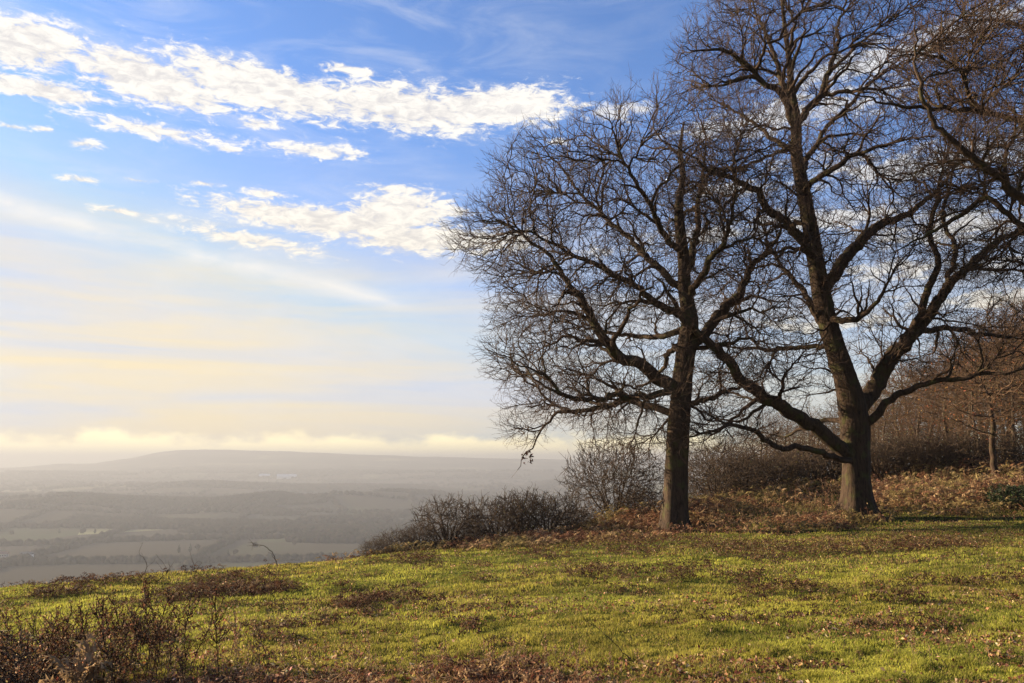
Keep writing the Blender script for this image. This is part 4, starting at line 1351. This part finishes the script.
B1 = union([blob(20, 40, 85, 28), blob(40, 88, 70, 12), blob(150, 82, 100, 26, 6), blob(270, 92, 120, 26, 6), blob(400, 108, 100, 26, 2), blob(490, 104, 85, 22),
            blob(158, 131, 66, 8), blob(320, 152, 50, 7), blob(80, 179, 20, 4), blob(85, 144, 16, 5), blob(267, 193, 20, 6), blob(140, 181, 22, 3), blob(350, 70, 30, 5, 6),
            blob(330, 222, 130, 16, 4), blob(395, 214, 60, 24, -6), blob(430, 238, 110, 16, 0), blob(250, 240, 70, 9, 6), blob(400, 190, 34, 6), blob(445, 212, 34, 7), blob(255, 124, 22, 5), blob(330, 70, 8, 2), blob(120, 212, 26, 4), blob(205, 183, 14, 3), blob(12, 126, 16, 3), blob(45, 129, 12, 3), blob(560, 140, 18, 3), blob(230, 150, 16, 3), blob(585, 105, 14, 4)])
B2 = union([blob(620, 110, 60, 12), blob(720, 130, 70, 14), blob(800, 115, 120, 20, -4), blob(880, 60, 130, 16, -5), blob(900, 165, 170, 22, 3), blob(830, 215, 110, 14), blob(960, 225, 120, 20, 3), blob(700, 235, 90, 10),
            blob(900, 270, 130, 14), blob(990, 300, 110, 16), blob(820, 325, 120, 10), blob(960, 30, 100, 16), blob(740, 190, 70, 10), blob(1100, 150, 130, 60), blob(1150, 280, 120, 40), blob(600, 250, 60, 8)])
d1 = mt('ADD', mt('ADD', B1, mt('MULTIPLY', mt('SUBTRACT', nA, .5), 1.3)), mt('MULTIPLY', mt('SUBTRACT', nB, .48), 2.3))
d2 = mt('ADD', mt('ADD', mt('MULTIPLY', B2, .8), mt('MULTIPLY', mt('SUBTRACT', nA, .5), 1.5)), mt('MULTIPLY', mt('SUBTRACT', nB, .52), 2.4))


def sstep(v, a, b):
    n = N(nt, 'ShaderNodeMapRange', interpolation_type='SMOOTHSTEP')
    n.inputs['From Min'].default_value = a; n.inputs['From Max'].default_value = b
    nt.links.new(v, n.inputs['Value'])
    return n.outputs[0]


cl1 = mt('ADD', mt('MULTIPLY', sstep(d1, -.20, .25), .35), mt('MULTIPLY', sstep(d1, .03, .42), .65)); cl2 = mt('MULTIPLY', sstep(d2, -.02, .6), .75)
cumulus = mt('MAXIMUM', cl1, cl2)
# brightness inside the clouds: thin rims and thick centres differ
shade = sstep(mt('ADD', mt('MULTIPLY', nB, 1.0), mt('MULTIPLY', nA, .3)), .50, .78)

# warm high veil, thicker to the left and low down, streaked
nV = noise(nt, mapping(nt, AE, (.035, .42, 1), (1, 7, 0), (0, 0, R(5))), 1.0, 6, .6, .6)
veil_el = sstep(EL, 24.0, 5.0)
veil_az = sstep(AZ, 18.0, -34.0)
veil = mt('MULTIPLY', mt('MULTIPLY', veil_el, mt('ADD', .55, mt('MULTIPLY', veil_az, .45))), mt('ADD', -.25, mt('MULTIPLY', nV, 2.15)), clamp=True)
# thin cirrus top left
nC = noise(nt, mapping(nt, AE, (.09, .35, 1), (3, 3, 0), (0, 0, R(-18))), 1.0, 6, .62, .8)
cir = mt('MULTIPLY', mt('MULTIPLY', sstep(nC, .42, .78), sstep(AZ, 28.0, -20.0)), .38)
# old vapour trail running down to the right
a0, e0 = azel(0, 205); a1, e1 = azel(420, 306)
sl = (e1 - e0) / (a1 - a0)
dl = mt('SUBTRACT', mt('SUBTRACT', EL, e0), mt('MULTIPLY', mt('SUBTRACT', AZ, a0), sl))
dl = mt('ADD', dl, mt('MULTIPLY', mt('SUBTRACT', nW, .5), 1.6))
tr = mt('SUBTRACT', 1.0, mt('MULTIPLY', mt('ABSOLUTE', dl), 1 / .9), clamp=True)
tr = mt('MULTIPLY', mt('MULTIPLY', tr, sstep(nA, .30, .62)), mt('MULTIPLY', sstep(AZ, a1 + 1, a1 - 4), .75))
# bank of low cloud on the horizon
bank_top = mt('ADD', mt('ADD', 1.9, mt('MULTIPLY', mt('SUBTRACT', noise(nt, mapping(nt, AE, (.28, .5, 1), (2, 5, 0)), 1.0, 5, .6), .5), 3.0)), 0)
bank = sstep(mt('SUBTRACT', bank_top, EL), -.20, .7)

_mn = N(nt, 'ShaderNodeVectorMath', operation='MINIMUM'); nt.links.new(sky.outputs[0], _mn.inputs[0]); _mn.inputs[1].default_value = (3.7, 4.1, 4.7)
SKYC = _mn.outputs[0]


def gain(c, g):
    n = N(nt, 'ShaderNodeVectorMath', operation='MULTIPLY'); nt.links.new(c, n.inputs[0]); n.inputs[1].default_value = g
    return n.outputs[0]


K = 1.0
WHITE = (5.2, 5.0, 4.65)
c = gain(SKYC, (.60, .80, 1.13))
c = mixc(nt, veil, c, (4.8, 4.05, 2.7))
c = mixc(nt, cir, c, (4.2, 4.3, 4.5))
c = mixc(nt, tr, c, (4.9, 4.7, 4.4))
lowwarm = sstep(EL, 22.0, 6.0)
ccol = mixc(nt, shade, (3.75, 3.65, 3.65), WHITE)
ccol = mixc(nt, lowwarm, ccol, gain(ccol, (1.02, .96, .82)))
c = mixc(nt, cumulus, c, ccol)
c = mixc(nt, mt('MULTIPLY', bank, .85), c, (10.5, 8.8, 4.4))
bg = N(nt, 'ShaderNodeBackground'); bg.inputs['Strength'].default_value = 0.06
nt.links.new(c, bg.inputs['Color'])
ow = N(nt, 'ShaderNodeOutputWorld'); nt.links.new(bg.outputs[0], ow.inputs['Surface'])
w.cycles.sampling_method = 'MANUAL'; w.cycles.sample_map_resolution = 512

sd = bpy.data.lights.new('sun', 'SUN'); sd.energy = 5.0; sd.angle = R(0.5); sd.color = (1.0, 0.83, 0.60)
so = bpy.data.objects.new('sun', sd); col.objects.link(so)
dv = Vector((math.sin(R(SUN_AZ)) * math.cos(R(SUN_EL)), math.cos(R(SUN_AZ)) * math.cos(R(SUN_EL)), math.sin(R(SUN_EL))))
so.rotation_euler = dv.to_track_quat('Z', 'Y').to_euler()
so.location = (-20, 5, 30)

# ------------------------------------------------------------------ render settings
sc.view_settings.view_transform = 'Standard'
sc.view_settings.look = 'None'
sc.view_settings.exposure = 1.85
sc.view_settings.gamma = 1.0
sc.render.engine = 'CYCLES'
sc.cycles.max_bounces = 5
sc.cycles.diffuse_bounces = 2
sc.cycles.glossy_bounces = 1
sc.cycles.transmission_bounces = 2
sc.cycles.transparent_max_bounces = 4
sc.cycles.volume_bounces = 0
sc.cycles.use_denoising = True
sc.render.film_transparent = False
